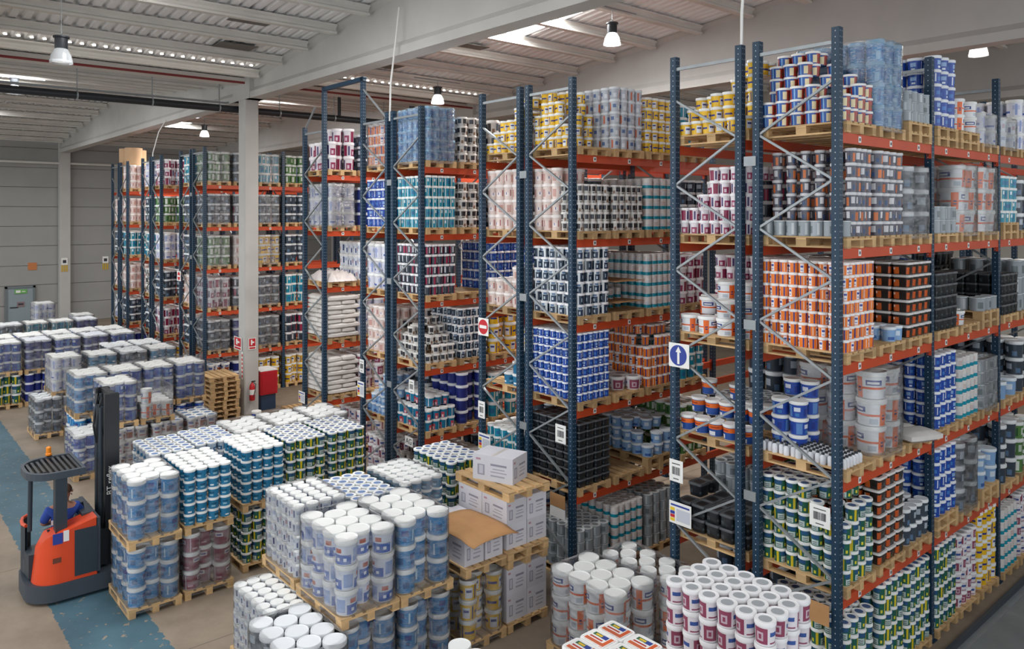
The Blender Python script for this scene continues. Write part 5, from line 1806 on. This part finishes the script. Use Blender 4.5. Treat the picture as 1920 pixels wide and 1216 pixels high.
for y in (0.36, 0.8):
    MB().box(1.34, 2.22, y, y + 0.1, 0.28, 0.32).obj('fork', M_dark, tr)
for y in (-0.02, 1.08):
    MB().box(1.2, 2.22, y + 0.02, y + 0.19, 0.06, 0.26).obj('support_leg', M_tg, tr)
    w = MB().lathe([(0.14, -0.05), (0.15, -0.03), (0.15, 0.03), (0.14, 0.05)], 20).obj('wheel', M_rubber, tr, 40)
    w.matrix_local = Matrix.Translation((2.1, y + 0.105, 0.15)) @ Matrix.Rotation(PI / 2, 4, 'X')
w = MB().lathe([(0.17, -0.07), (0.18, -0.05), (0.18, 0.05), (0.17, 0.07)], 20).obj('wheel', M_rubber, tr, 40)
w.matrix_local = Matrix.Translation((0.35, 0.65, 0.18)) @ Matrix.Rotation(PI / 2, 4, 'X')
text('BT reflex', 0.13, M_signw, tr, (1.17, 0.238, 1.5), (PI / 2, -PI / 2, 0))

# ------------------------------------------------------------------ driver
def skin_mesh(name, verts, edges, radii, root, material, parent, sub=2):
    me = bpy.data.meshes.new(name)
    me.from_pydata(verts, edges, [])
    me.materials.append(material)
    o = new(name, me, parent)
    o.modifiers.new('skin', 'SKIN')
    for i, r in enumerate(radii):
        me.skin_vertices[0].data[i].radius = (r, r) if not isinstance(r, tuple) else r
        me.skin_vertices[0].data[i].use_root = (i == root)
    s = o.modifiers.new('sub', 'SUBSURF')
    s.levels = sub
    s.render_levels = sub
    for p in me.polygons:
        p.use_smooth = True
    return o


M_skin = mat('skin', 'b9826a', 0.6)
M_shirt = mat('shirt_blue', '25459a', 0.8)
M_trou = mat('trousers_grey', '4c5158', 0.85)
M_hair = mat('hair_brown', '5f4436', 0.85)
# sits sideways: facing the far side of the truck (+y here), looking along it to the mast (+x)
V = [(0.62, 0.6, 0.86), (0.62, 0.58, 1.02), (0.62, 0.57, 1.18), (0.64, 0.58, 1.34), (0.66, 0.6, 1.43), (0.68, 0.63, 1.50), (0.69, 0.65, 1.58), (0.69, 0.65, 1.66),
     (0.44, 0.58, 1.33), (0.36, 0.66, 1.12), (0.5, 0.86, 1.04), (0.56, 0.92, 1.05),
     (0.84, 0.58, 1.33), (0.96, 0.66, 1.14), (1.0, 0.8, 1.2), (1.02, 0.84, 1.22),
     (0.52, 0.66, 0.85), (0.5, 1.02, 0.86), (0.5, 1.06, 0.5), (0.5, 1.16, 0.42),
     (0.74, 0.66, 0.85), (0.78, 1.02, 0.86), (0.78, 1.06, 0.5), (0.78, 1.16, 0.42)]
E = [(0, 1), (1, 2), (2, 3), (3, 4), (4, 5), (5, 6), (6, 7), (3, 8), (8, 9), (9, 10), (10, 11), (3, 12), (12, 13), (13, 14), (14, 15), (0, 16), (16, 17), (17, 18), (18, 19), (0, 20), (20, 21), (21, 22), (22, 23)]
Rr = [0.15, 0.14, 0.15, 0.14, 0.06, 0.075, 0.095, 0.07, 0.075, 0.055, 0.042, 0.035, 0.075, 0.055, 0.042, 0.035, 0.085, 0.075, 0.055, 0.045, 0.085, 0.075, 0.055, 0.045]
pr_ = thing('person', 'person in a blue shirt sitting sideways in the reach truck', 'person', (TRL[0], TRL[1] - 0.15, 0), TRZ)
skin_mesh('body', V, E, Rr, 0, M_skin, pr_)
keep = [0, 1, 2, 3, 8, 9, 12, 13]
ed = [(0, 1), (1, 2), (2, 3), (3, 4), (4, 5), (3, 6), (6, 7)]
skin_mesh('shirt', [V[i] for i in keep], ed, [0.17, 0.165, 0.17, 0.155, 0.09, 0.07, 0.09, 0.07], 0, M_shirt, pr_)
keep = [0, 16, 17, 18, 20, 21, 22]
skin_mesh('trousers', [V[i] for i in keep], [(0, 1), (1, 2), (2, 3), (0, 4), (4, 5), (5, 6)], [0.16, 0.1, 0.09, 0.07, 0.1, 0.09, 0.07], 0, M_trou, pr_)
hr = MB().lathe([(0.108, 0.0), (0.112, 0.05), (0.09, 0.1), (0.05, 0.13), (0.01, 0.135)], 16, cx=0.68, cy=0.645).obj('hair', M_hair, pr_, 60)
hr.location = (0, 0, 1.58)
for s in (-1, 1):
    MB().lathe([(0.012, -.006), (0.016, 0), (0.012, .006)], 8).obj('eye', M_signw, pr_, 60).location = (0.795, 0.65 + 0.035 * s, 1.60)
MB().add([(0.785, 0.635, 1.6), (0.785, 0.665, 1.6), (0.785, 0.67, 1.55), (0.785, 0.63, 1.55), (0.815, 0.65, 1.56)], [(0, 1, 4), (1, 2, 4), (2, 3, 4), (3, 0, 4)]).obj('nose', M_skin, pr_)
MB().box(0.775, 0.79, 0.62, 0.68, 1.515, 1.525).obj('mouth', mat('lip', '8a4a44', 0.6), pr_)
for y in (0.55, 0.75):
    MB().lathe([(0.01, 0), (0.02, 0.01), (0.02, 0.05), (0.01, 0.06)], 8, cx=0.69, cy=y).obj('ear', M_skin, pr_, 60).location = (0, 0, 1.55)
# hand on the console: palm and five fingers
for hx, hy, hz, sgn in ((1.04, 0.87, 1.22, 1), (0.57, 0.95, 1.05, 1)):
    hv = [(hx - .02, hy - .05, hz), (hx, hy, hz + .005), (hx, hy + .03, hz)]
    he = [(0, 1), (1, 2)]
    hr_ = [0.028, 0.034, 0.03]
    for f, (dx, L_) in enumerate(((-.035, .06), (-.012, .07), (.012, .066), (.035, .05))):
        b0 = len(hv)
        hv += [(hx + dx, hy + .045, hz), (hx + dx, hy + .045 + L_ * .5, hz - .005), (hx + dx, hy + .04 + L_ * .9, hz - .03)]
        he += [(2, b0), (b0, b0 + 1), (b0 + 1, b0 + 2)]
        hr_ += [0.011, 0.010, 0.008]
    b0 = len(hv)
    hv += [(hx + .045 * sgn, hy + .0, hz - .005), (hx + .065 * sgn, hy + .03, hz - .015)]
    he += [(1, b0), (b0, b0 + 1)]
    hr_ += [0.012, 0.009]
    skin_mesh('hand', hv, he, hr_, 0, M_skin, pr_, 1)
# white logo on the shirt back
MB().box(0.44, 0.52, 0.405, 0.41, 1.14, 1.22).box(0.5, 0.56, 0.405, 0.41, 1.1, 1.15).obj('shirt_logo', M_signw, pr_)
